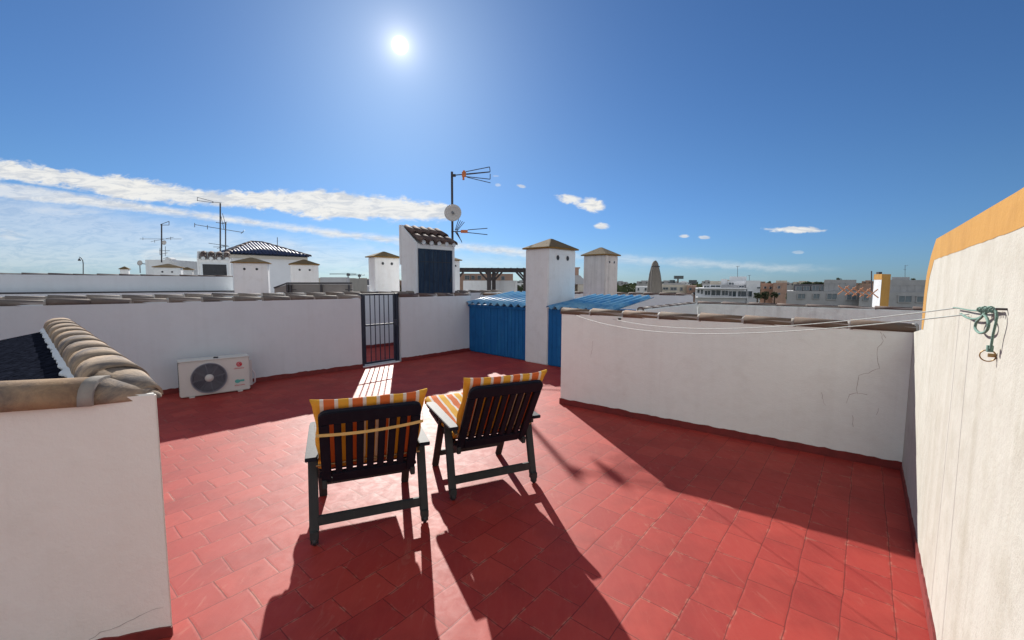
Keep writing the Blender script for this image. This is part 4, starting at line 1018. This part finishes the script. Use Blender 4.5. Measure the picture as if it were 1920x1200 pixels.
m = MB(); m.lathe(ap(lx, z0+H0*.80, .001), [(.036, 0), (.036, .002)], 28, Rg); lg = m.build('logo_disc', M['red_mark'], t)
m = MB()
c_ = ap(lx, z0+H0*.80, .0045)
m.tube([c_+Rg @ Vector((.024*math.cos(a_), .024*math.sin(a_), 0)) for a_ in [rad(20+290*k/20) for k in range(21)]], .0018, 4)
m.box(c_+Rg @ Vector((-.006, .004, 0)), (.004, .004, .018)); m.box(c_+Rg @ Vector((0, -.006, 0)), (.012, .004, .004))
m.build('logo_lines', M['white_mark'], lg)
def letters(par, s0, s1, z, h, mat, n):
    m = MB(); w = (s1-s0)/n
    for i in range(n):
        a = s0+w*i; k = random.random()
        m.up([ap(a, 0, .001), ap(a+w*.22, 0, .001), ap(a+w*.22, 0, .0025), ap(a, 0, .0025)], z, z+h)
        m.up([ap(a+w*.23, 0, .001), ap(a+w*.72, 0, .001), ap(a+w*.72, 0, .0025), ap(a+w*.23, 0, .0025)], z+(h*.8 if k > .5 else 0), z+(h if k > .5 else h*.25))
        if k > .3: m.up([ap(a+w*.55, 0, .0026), ap(a+w*.75, 0, .0026), ap(a+w*.75, 0, .0035), ap(a+w*.55, 0, .0035)], z, z+h*.7)
    m.build('lettering', M[mat], par)
letters(t, lx-.066, lx+.064, z0+H0*.665, .015, 'red_mark', 11)
letters(t, lx-.066, lx+.064, z0+H0*.155, .015, 'red_mark', 10)
m = MB(); m.lathe(ap(lx-.03, z0+H0*.29, .001), [(.034, 0), (.034, .002)], 20, Matrix((ua, Vector((0, 0, .8)), na)).transposed()); m.up([ap(lx, 0, .001), ap(lx+.055, 0, .001), ap(lx+.045, 0, .003), ap(lx, 0, .003)], z0+H0*.27, z0+H0*.33); m.build('teal_badge', M['teal_mark'], t)
m = MB(); m.up([ap(W+.001, 0, -.10), ap(W+.05, 0, -.12), ap(W+.05, 0, -.24), ap(W+.001, 0, -.24)], z0+.03, z0+.42); m.build('valve_cover', M['acwhite'], t, bevel=.01)
m = MB(); m.tube([ap(W+.04, .3, -.18), ap(W+.10, .2, -.22), ap(W+.10, .06, -.26), ap(W+.06, .02, -.30)], .012, 8); m.build('pipe', M['bwhite'], t)
# ---------------- chairs
HX = .355
def make_chair(name, label):
    t = thing(name, label, 'chair', group='reclining garden chairs'); ORG[t.name] = Vector((0, 0, 0))
    A = .54  # arm underside
    for s in (-1, 1):
        x = s*(HX-.02)
        m = MB(); m.bar((x, -.30, .075), (x, -.185, A), .032, .055, up=(1, 0, 0)); lg = m.build('leg', M['chair_leg'], t, bevel=.004)
        w = MB(); w.box((x, -.308, .062), (.05, .05, .05)); w.box((x-.018, -.315, .035), (.008, .03, .05)); w.box((x+.018, -.315, .035), (.008, .03, .05)); w.build('wheel_fork', M['chair_leg'], lg, bevel=.003)
        w = MB(); w.lathe((x-.012, -.318, .024), [(.018, 0), (.024, .004), (.024, .020), (.018, .024)], 16, Matrix.Rotation(PI/2, 3, 'Y')); w.build('wheel', M['dark'], lg)
        m = MB(); x2 = s*(HX-.055); m.bar((x2, .33, .002), (x2, .06, A), .030, .055, up=(1, 0, 0)); m.build('leg', M['chair_leg'], t, bevel=.004)
        # armrest: shaped, slightly wider towards the front, rounded ends
        m = MB(); o = .004
        pr = [(-.365, .030), (-.36, .034), (.28, .041), (.335, .038), (.352, .026)]
        P = [(x+k, y) for y, k in pr]+[(x-k, y) for y, k in reversed(pr)]
        m.up(P, A+.002, A+.027); m.build('armrest', M['chair'], t, bevel=.006)
        m = MB(); m.bar((x*.93, -.33, A-.02), (x*.93, .30, A-.02), .022, .035); m.build('arm_rail', M['chair_leg'], t, bevel=.003)
        m = MB(); m.bar((s*.270, -.27, .345), (s*.270, .60, .43), .030, .055); m.build('seat_rail', M['chair_leg'], t, bevel=.004)
    m = MB(); m.bar((-HX+.037, -.288, .135), (HX-.037, -.288, .135), .026, .060); m.build('stretcher', M['chair_leg'], t, bevel=.004)
    m = MB(); m.bar((-HX+.075, .25, .14), (HX-.075, .25, .14), .026, .045); m.build('stretcher', M['chair_leg'], t, bevel=.004)
    # seat slats
    m = MB()
    for i in range(9):
        f = i/8; y = -.20+.78*f; z = .383+.070*f; m.bar((-.30, y, z), (.30, y, z), .062, .018)
    m.build('seat_slats', M['chair'], t, bevel=.003)
    # back frame in its own plane: origin at hinge, v up the back
    b0 = Vector((0, -.235, .355)); bv = Vector((0, -.375, .615)).normalized(); bn = Vector((0, -bv.z, bv.y)); LB = .632
    def bp(x, v, n=0): return b0+Vector((x, 0, 0))+bv*v+bn*n
    def plate(mm, outline, th=.028):
        mm.prism([bp(x, v, th/2) for x, v in outline], [bp(x, v, -th/2) for x, v in outline])
    w = .283
    m = MB(); r = .05; tl = LB
    # rounded top board
    out = [(-w, tl-.10)]+[(-w+r-r*math.cos(a), tl-r+r*math.sin(a)) for a in [rad(k) for k in (0, 22, 45, 67, 90)]]+[(w-r+r*math.sin(a), tl-r+r*math.cos(a)) for a in [rad(k) for k in (0, 22, 45, 67, 90)]]+[(w, tl-.10)]
    plate(m, out, .032); bf = m.build('back_top_board', M['chair'], t, bevel=.005)
    m = MB()
    for s in (-1, 1): plate(m, [(s*w, 0), (s*(w-.055), 0), (s*(w-.055), tl-.1015), (s*w, tl-.1015)][::s], .030)
    plate(m, [(-w+.057, 0), (w-.057, 0), (w-.057, .085), (-w+.057, .085)], .028)
    m.build('back_frame', M['chair'], t, bevel=.004)
    m = MB()
    n = 7; span = 2*(w-.057); sw = .040; gpw = (span-n*sw)/(n+1)
    for i in range(n):
        x = -span/2+gpw*(i+1)+sw*(i+.5)
        if True: plate(m, [(x-sw/2, .087), (x+sw/2, .087), (x+sw/2, tl-.103), (x-sw/2, tl-.103)], .024)
    m.build('back_slats', M['chair'], t, bevel=.002)
    m = MB(); m.tube([bp(-w-.03, .14, -.02), bp(w+.03, .14, -.02)], .008, 8); m.build('adjuster_rod', M['brass'], t)
    return t, bp, w, LB
def make_cushion(name, label, bp, w, LB, strap):
    t = thing(name, label, 'cushion', group='striped chair cushions'); ORG[t.name] = Vector((0, 0, 0))
    W_ = w+.020; TH = .052
    # centre path in the y-z plane, from above the back top down to the seat and over its front
    path = []
    for i in range(15): v = LB+.036-(LB+.036-.16)*i/14; p = bp(0, v, -.052); path.append(p)
    path += [Vector((0, -.215, .455)), Vector((0, -.17, .425))]
    for i in range(1, 11): f = i/10; path.append(Vector((0, -.17+.84*f, .425+.072*f)))
    path += [Vector((0, .695, .484)), Vector((0, .705, .45))]
    n = len(path); nx = 24; vt = []; vb = []
    dist = [0]
    for a, b in zip(path, path[1:]): dist.append(dist[-1]+(b-a).length)
    for i, p in enumerate(path):
        d = (path[min(i+1, n-1)]-path[max(i-1, 0)]).normalized(); nrm = Vector((0, -d.z, d.y))
        if nrm.dot(Vector((0, 1, 1))) < 0: nrm = -nrm
        s = dist[i]; e = min(1, s/.05, (dist[-1]-s)/.05)
        tuft = abs(math.sin(PI*s/.205))**.45
        for j in range(nx+1):
            u = j/nx*2-1; ed = min(1, (1-abs(u))/.10); rr = math.sqrt(max(0, 1-(1-ed)**2))*math.sqrt(max(0, 1-(1-e)**2))
            wob = .010*noise.noise(Vector((u*3.4, s*7, 1.3)))
            x = u*(W_+.006*math.sin(s*23))
            # ears at the top corners
            ear = max(0, 1-s/.05)*max(0, abs(u)-.86)/.14
            x += math.copysign(.018*ear, u)
            hgt = TH*(.30+.70*rr*(.55+.45*tuft))
            sagv = -.012*(1-abs(u)**2)*(1 if s < .05 else 0)
            q = p+Vector((x, 0, 0))+Vector((0, 0, sagv+ear*.006))
            vt.append(q+nrm*(hgt*.62+wob)); vb.append(q-nrm*(hgt*.30))
    k = nx+1; m = MB(); vs = vt+vb; o = n*k; fs = []
    for i in range(n-1):
        for j in range(nx):
            a = i*k+j; fs.append((a, a+1, a+k+1, a+k)); fs.append((o+a, o+a+k, o+a+k+1, o+a+1))
    for i in range(n-1):
        for j in (0, nx):
            a = i*k+j; fs.append((a, a+k, o+a+k, o+a))
    for i in (0, n-1):
        for j in range(nx):
            a = i*k+j; fs.append((a, a+1, o+a+1, o+a))
    m.mesh(vs, fs, True); m.build('padded_cover', M['stripe'], t)
    if strap:
        m = MB(); pts = []
        K_ = 20
        for i in range(K_+1):
            u = i/K_*2-1; pts.append(bp(u*(W_-.004), .475-.018*(1-u*u)+.010*u, .0225+.004*(1-u*u)))
        vs = []
        for p in pts: vs += [p+Vector((0, 0, .009)), p-Vector((0, 0, .009))]
        m.mesh(vs, [(2*i, 2*i+1, 2*i+3, 2*i+2) for i in range(K_)])
        for s, q in ((-1, pts[0]), (1, pts[-1])):
            r_ = bp(s*(W_+.004), .475+.010*s, -.06); m.mesh([q+Vector((0, 0, .009)), q-Vector((0, 0, .009)), r_-Vector((0, 0, .009)), r_+Vector((0, 0, .009))], [(0, 1, 2, 3)])
        m.build('strap', M['strap'], t)
    return t
def dup(root, label):
    r = root.copy(); col.objects.link(r); r['label'] = label
    for ch in list(root.children):
        c = ch.copy(); col.objects.link(c); c.parent = r
        for g2 in ch.children:
            d = g2.copy(); col.objects.link(d); d.parent = c
    return r
ch1, bp, bw_, LB_ = make_chair('garden_chair', 'left charcoal wooden recliner, with a yellow strap tied across its slatted back')
ch2 = dup(ch1, 'right charcoal wooden recliner, turned slightly, slatted back without a strap')
cu1 = make_cushion('chair_cushion', 'orange and yellow striped cushion strapped to the left recliner', bp, bw_, LB_, True)
cu2 = make_cushion('chair_cushion', 'orange and yellow striped cushion on the right recliner, its seat part in view', bp, bw_, LB_, False)
def put(os_, fL, fR):
    a = G(*fL); b = G(*fR); mid = (a+b)/2; u = (b-a).normalized(); th = math.atan2(u.y, u.x)
    fw = Vector((-u.y, u.x, 0)); org = mid+fw*.315
    for o in os_: o.location = org; o.rotation_euler = (0, 0, th)
put((ch1, cu1), (588, 1022), (798, 978)); put((ch2, cu2), (851, 937), (999, 905))
# ---------------- washing lines, cord, ring on the right wall
hook = rw(1886, 580)-nR*.0
def cat_line(a, b, sag, n=36): return [a.lerp(b, i/n)-Vector((0, 0, 4*sag*(i/n)*(1-i/n))) for i in range(n+1)]
LA = on_plane(1078, 590, ML, uM, nM)-nM*.02; LB2 = on_plane(1150, 598, ML, uM, nM)-nM*.02
ka = ZZ(1797, 577, rw(1797, 577).y-.03); kb = ZZ(1817, 589, rw(1817, 589).y-.03)
print('ropes', LA, LB2, ka, kb, hook)
def fitsag(a, b, px, py):
    best = None
    for s in range(0, 60):
        sg = s*.005; pts = cat_line(a, b, sg, 60); d = 1e9
        for q in pts:
            # project
            v = q-Vector((0, 0, EYE)); c_, s_ = math.cos(PIT), math.sin(PIT)
            f_ = v.y*c_-v.z*s_; uu = v.z*c_+v.y*s_; rr2 = v.x
            cr, sr = math.cos(ROL), math.sin(ROL); a_ = cr*rr2+sr*uu; b_ = -sr*rr2+cr*uu
            X_ = 960+F*a_/f_; Y_ = 600-F*b_/f_; d = min(d, math.hypot(X_-px, Y_-py))
        if best is None or d < best[0]: best = (d, sg)
    return best[1]
s1 = fitsag(LA, kb, 1330, 626); s2 = fitsag(LB2, ka, 1400, 615); print('sags', s1, s2)
for (a, b, sg, lb) in ((LA, kb, s1, 'lower pale washing line strung along the cracked wall'), (LB2, ka, s2, 'upper pale washing line strung along the cracked wall')):
    m = MB(); m.tube(cat_line(a, b, sg), .0026, 6); o = m.build('washing_line', M['line'], autoorigin=True); tag(o, lb, 'washing line', 'washing lines')
t = thing('tied_cord', 'green knotted cord with a hanging loop and brass ring on the right wall', 'cord', hook)
def rq(px, py, o=.02):
    q = rw(px, py); return q-nR*o
def spl(P, n=10):
    P = [Vector(p) for p in P]; out = []
    for i in range(len(P)-1):
        p0 = P[max(i-1, 0)]; p1 = P[i]; p2 = P[i+1]; p3 = P[min(i+2, len(P)-1)]
        for k in range(n):
            f = k/n; out.append(.5*((2*p1)+(-p0+p2)*f+(2*p0-5*p1+4*p2-p3)*f*f+(-p0+3*p1-3*p2+p3)*f**3))
    out.append(P[-1]); return out
m = MB()
m.tube(spl([rq(1815, 589), rq(1830, 597), rq(1848, 598), rq(1862, 590), rq(1872, 582), rq(1884, 580)]), .0042, 7)
m.tube(spl([rq(1800, 577), rq(1815, 579), rq(1833, 582), rq(1858, 583), rq(1870, 579), rq(1885, 582)]), .0030, 7)
m.build('cord', M['rope'], t)
m = MB(); m.tube(spl([rq(1858, 588), rq(1864, 578), rq(1860, 592), rq(1847, 604), rq(1844, 616), rq(1853, 625), rq(1866, 622), rq(1871, 610), rq(1868, 598), rq(1862, 590)]), .0042, 7); m.build('loop', M['rope'], t)
m = MB()
for i in range(9):
    c_ = rq(1858+3.2*i, 581+1.5*math.sin(i*1.7), .025); m.tube([c_+Vector((0, 0, .007))*math.cos(k*.785)+uR*.005*math.sin(k*.785)-nR*.006*math.sin(k*.785) for k in range(9)], .0028, 6, cap=False)
m.build('knot', M['rope'], t)
m = MB(); m.tube(spl([rq(1886, 583), rq(1887, 600), rq(1880, 630), rq(1876, 655)]), .0034, 7); m.build('hanging_tail', M['rope'], t)
m = MB(); c_ = rq(1874, 655); m.tube([c_+Vector((0, 0, .010)), c_-Vector((0, 0, .010))], .008, 8); m.build('tail_knot', M['rope'], t)
m = MB(); c_ = rq(1868, 668, .018); rr3 = .018
m.tube([c_+(uR*.4-nR).normalized()*rr3*math.cos(2*PI*k/24)+Vector((0, 0, rr3*math.sin(2*PI*k/24))) for k in range(25)], .0020, 6, cap=False); m.build('ring', M['brass'], t)
m = MB(); m.tube([rq(1868, 667, -.01), rq(1868, 667, .018)], .006, 8); m.build('ring_bolt', M['brass'], t)
m = MB(); m.tube([rq(1889, 580, -.02), rq(1889, 580, .024)], .0035, 8); m.build('hook', M['steel_dark'], t)
# ================================================================== sky
SUN_AZ = math.atan(ray(750, 85)[0]); rx_, rz_2 = ray(750, 85); SUN_EL = math.atan(rz_2/math.hypot(rx_, 1))
sdir = Vector((math.sin(SUN_AZ)*math.cos(SUN_EL), math.cos(SUN_AZ)*math.cos(SUN_EL), math.sin(SUN_EL)))
wd = bpy.data.worlds.new('World'); sc.world = wd; wd.use_nodes = True; nt = wd.node_tree
bg = nt.nodes['Background']; bg.inputs['Strength'].default_value = .05
sky = N(nt, 'ShaderNodeTexSky', sky_type='NISHITA'); sky.sun_disc = False
sky.sun_elevation = SUN_EL; sky.sun_rotation = SUN_AZ; sky.altitude = 0; sky.air_density = 1.0; sky.dust_density = .25; sky.ozone_density = 2.5
tc = N(nt, 'ShaderNodeTexCoord'); D = tc.outputs['Generated']
sp = N(nt, 'ShaderNodeSeparateXYZ'); L(nt, D, sp.inputs[0])
yy = mth(nt, 'MAXIMUM', sp.outputs[1], .02); U = mth(nt, 'DIVIDE', sp.outputs[0], yy); V = mth(nt, 'DIVIDE', sp.outputs[2], yy)
front = mth(nt, 'GREATER_THAN', sp.outputs[1], .05)
cmb = N(nt, 'ShaderNodeCombineXYZ'); L(nt, U, cmb.inputs[0]); L(nt, V, cmb.inputs[1]); UV = cmb.outputs[0]
def fcurve(pts, lo, hi):
    """v as a function of u from photo survey points (px,py)"""
    n = nt.nodes.new('ShaderNodeFloatCurve'); c = n.mapping.curves[0]
    P = []
    for p in pts:
        u, v = ray(*p); P.append(((u+1.6)/3.2, (v-lo)/(hi-lo)))
    P.sort()
    c.points[0].location = P[0]; c.points[1].location = P[-1]
    for p in P[1:-1]: c.points.new(*p)
    n.mapping.extend = 'HORIZONTAL'; n.mapping.update()
    L(nt, mth(nt, 'DIVIDE', mth(nt, 'ADD', U, 1.6), 3.2), n.inputs['Value'])
    return mth(nt, 'ADD', mth(nt, 'MULTIPLY', n.outputs[0], hi-lo), lo)
def sstep(x, a, b):
    n = nt.nodes.new('ShaderNodeMapRange'); n.interpolation_type = 'SMOOTHSTEP'
    n.inputs['From Min'].default_value = a; n.inputs['From Max'].default_value = b; L(nt, x, n.inputs['Value']); return n.outputs[0]
nA = nz(nt, mapv(nt, UV, (9, 26, 1), rot=(0, 0, rad(8))), 1.0, 8, .62, .4)
nB = nz(nt, mapv(nt, UV, (30, 60, 1), rot=(0, 0, rad(-35))), 1.0, 6, .6, .6)
nC = nz(nt, mapv(nt, UV, (3.0, 11, 1), rot=(0, 0, rad(7))), 1.0, 7, .6, .3)
def band(top, bot, soft, ragged, umin=None, umax=None, us=.03):
    T = fcurve(top, 0, .5); B = fcurve(bot, 0, .5)
    jit = mth(nt, 'MULTIPLY', mth(nt, 'SUBTRACT', mth(nt, 'ADD', mth(nt, 'MULTIPLY', nA, .6), mth(nt, 'MULTIPLY', nB, .4)), .5), ragged)
    up_ = sstep(mth(nt, 'ADD', mth(nt, 'SUBTRACT', T, V), jit), -soft*.4, soft)
    dn_ = sstep(mth(nt, 'ADD', mth(nt, 'SUBTRACT', V, B), jit), -soft*.4, soft)
    r = mth(nt, 'MULTIPLY', up_, dn_)
    if umax is not None: r = mth(nt, 'MULTIPLY', r, sstep(mth(nt, 'ADD', mth(nt, 'SUBTRACT', umax, U), jit), -us, us))
    if umin is not None: r = mth(nt, 'MULTIPLY', r, sstep(mth(nt, 'ADD', mth(nt, 'SUBTRACT', U, umin), jit), -us, us))
    return r
def ux(px): return ray(px, 400)[0]
main = band([(-200, 275), (0, 300), (200, 328), (300, 340), (450, 362), (560, 355), (700, 367), (800, 376), (860, 388), (900, 398)],
            [(-200, 318), (0, 337), (100, 350), (210, 368), (300, 384), (430, 388), (500, 396), (620, 408), (825, 413), (860, 404), (900, 398)], .010, .075, umax=ux(856), us=.012)
wisp = band([(0, 336), (100, 342), (165, 357), (200, 362)], [(0, 338), (100, 352), (165, 362), (200, 363)], .006, .03, umax=ux(168), umin=ux(40), us=.03)
low = band([(-200, 320), (0, 340), (200, 368), (350, 392), (500, 414), (700, 438), (950, 462), (1100, 474), (1250, 482), (1560, 500)],
           [(-200, 352), (0, 372), (200, 393), (400, 416), (600, 442), (750, 460), (950, 480), (1100, 490), (1250, 500), (1560, 512)], .012, .040, umax=ux(1540), us=.10)
hazy = band([(-200, 330), (0, 350), (300, 400), (700, 455), (1000, 478), (1400, 490), (1600, 512)], [(-200, 520), (0, 522), (300, 522), (700, 524), (1000, 525), (1400, 528), (1600, 530)], .05, .05)
hz2 = mth(nt, 'MULTIPLY', hazy, sstep(nC, .42, .68))
fadeR = mth(nt, 'SUBTRACT', 1, sstep(U, ux(700), ux(1500)))
hz2 = mth(nt, 'MULTIPLY', hz2, mth(nt, 'ADD', mth(nt, 'MULTIPLY', fadeR, .52), .20))
veil = mth(nt, 'MULTIPLY', mth(nt, 'MULTIPLY', hazy, fadeR), .42)
lowR = mth(nt, 'SUBTRACT', 1, mth(nt, 'MULTIPLY', sstep(U, ux(900), ux(1150)), .55))
low = mth(nt, 'MULTIPLY', mth(nt, 'MULTIPLY', low, lowR), mth(nt, 'ADD', .74, mth(nt, 'MULTIPLY', sstep(nC, .35, .6), .26)))
cl = mth(nt, 'MAXIMUM', mth(nt, 'MULTIPLY', main, mth(nt, 'ADD', .86, mth(nt, 'MULTIPLY', nA, .2))), mth(nt, 'MULTIPLY', low, .90))
cl = mth(nt, 'MAXIMUM', cl, mth(nt, 'MULTIPLY', wisp, .75)); cl = mth(nt, 'MAXIMUM', cl, hz2); cl = mth(nt, 'MAXIMUM', cl, veil)
def puff(px, py, rx, ry, tilt=0, k=1.0):
    u, v = ray(px, py); a = mth(nt, 'SUBTRACT', U, u); b = mth(nt, 'SUBTRACT', V, v)
    if tilt: b = mth(nt, 'ADD', b, mth(nt, 'MULTIPLY', a, tilt))
    a = mth(nt, 'DIVIDE', a, rx/800); b = mth(nt, 'DIVIDE', b, ry/800)
    d = mth(nt, 'SQRT', mth(nt, 'ADD', mth(nt, 'MULTIPLY', a, a), mth(nt, 'MULTIPLY', b, b)))
    d = mth(nt, 'ADD', d, mth(nt, 'MULTIPLY', mth(nt, 'SUBTRACT', nB, .5), 1.9))
    return mth(nt, 'MULTIPLY', mth(nt, 'SUBTRACT', 1, sstep(d, .55, 1.15)), k)
for a in ((1066, 373, 26, 8, .12, .95), (1111, 385, 25, 13, 0, 1.0), (1126, 424, 14, 6, 0, .9), (1490, 431, 48, 6.5, .02, .95), (1283, 443, 10, 3.6, 0, .8), (1320, 445, 12, 3.2, .03, .7), (977, 349, 8, 3.4, .2, .7), (934, 347, 6, 3, 0, .4), (1497, 473, 12, 3, 0, .3), (930, 330, 8, 2, 0, .3)):
    cl = mth(nt, 'MAXIMUM', cl, puff(*a))
cl = mth(nt, 'MULTIPLY', cl, front)
# sun disc and the bright aureole round it
dp = N(nt, 'ShaderNodeVectorMath', operation='DOT_PRODUCT'); nrmz = N(nt, 'ShaderNodeVectorMath', operation='NORMALIZE'); L(nt, D, nrmz.inputs[0])
L(nt, nrmz.outputs[0], dp.inputs[0]); dp.inputs[1].default_value = sdir
ang = mth(nt, 'MULTIPLY', mth(nt, 'ARCCOSINE', mth(nt, 'MINIMUM', dp.outputs['Value'], .9999999)), 180/PI)
disc = mth(nt, 'SUBTRACT', 1, sstep(ang, .2, 1.0))
g1 = mth(nt, 'EXPONENT', mth(nt, 'MULTIPLY', ang, -1/1.15)); g2 = mth(nt, 'EXPONENT', mth(nt, 'MULTIPLY', ang, -1/7.5))
clear = mix(nt, 1.0, sky.outputs[0], mix(nt, sstep(V, 0.0, .32), (.335, .57, 1.0), (.395, .62, .90)), 'MULTIPLY')
# added bright cloud sheet, unseen behind the viewer, as fill for shaded walls
back_fill = mix(nt, sstep(nz(nt, mapv(nt, D, (2, 2, 5)), 1.0, 6, .6), .35, .62), sky.outputs[0], (8.6, 8.7, 8.8))
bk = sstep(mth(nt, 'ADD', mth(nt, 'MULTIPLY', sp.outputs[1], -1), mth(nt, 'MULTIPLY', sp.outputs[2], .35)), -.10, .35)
skyc = mix(nt, bk, clear, back_fill)
nD = nz(nt, mapv(nt, UV, (14, 70, 1), rot=(0, 0, rad(14))), 1.0, 7, .7, 1.2)
ccol = mix(nt, sstep(nD, .36, .58), (6.9, 7.2, 7.6), (9.6, 9.5, 9.1))
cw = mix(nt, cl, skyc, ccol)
cc3 = N(nt, 'ShaderNodeCombineColor')
gs = mth(nt, 'ADD', mth(nt, 'MULTIPLY', g1, 11), mth(nt, 'MULTIPLY', g2, 2.2)); gs = mth(nt, 'ADD', gs, mth(nt, 'MULTIPLY', disc, 45))
for i, k in enumerate((1.0, .93, .82)): L(nt, mth(nt, 'MULTIPLY', gs, k), cc3.inputs[i])
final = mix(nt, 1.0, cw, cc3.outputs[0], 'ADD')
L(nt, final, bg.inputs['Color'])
# sun lamp
ld = bpy.data.lights.new('sun', 'SUN'); ld.energy = 3.9; ld.angle = rad(.55); ld.color = (1, .95, .87)
so = bpy.data.objects.new('sun', ld); col.objects.link(so); so.rotation_euler = (-sdir).to_track_quat('-Z', 'Y').to_euler(); so.location = (0, 0, 30)
# camera
cd = bpy.data.cameras.new('camera'); cam = bpy.data.objects.new('camera', cd); col.objects.link(cam); sc.camera = cam
cd.sensor_width = 36; cd.lens = 36*F/1920; cd.clip_end = 20000; cd.clip_start = .02
f0 = Vector((0, math.cos(PIT), -math.sin(PIT))); u0 = Vector((0, math.sin(PIT), math.cos(PIT))); r0_ = Vector((1, 0, 0))
r1 = r0_*math.cos(ROL)+u0*math.sin(ROL); u1 = -r0_*math.sin(ROL)+u0*math.cos(ROL)
Mx = Matrix((r1, u1, -f0)).transposed().to_4x4(); Mx.translation = Vector((0, 0, EYE)); cam.matrix_world = Mx
sc.render.resolution_x = 1024; sc.render.resolution_y = 640
sc.view_settings.view_transform = 'Standard'; sc.view_settings.look = 'None'; sc.view_settings.exposure = .9; sc.view_settings.gamma = 1
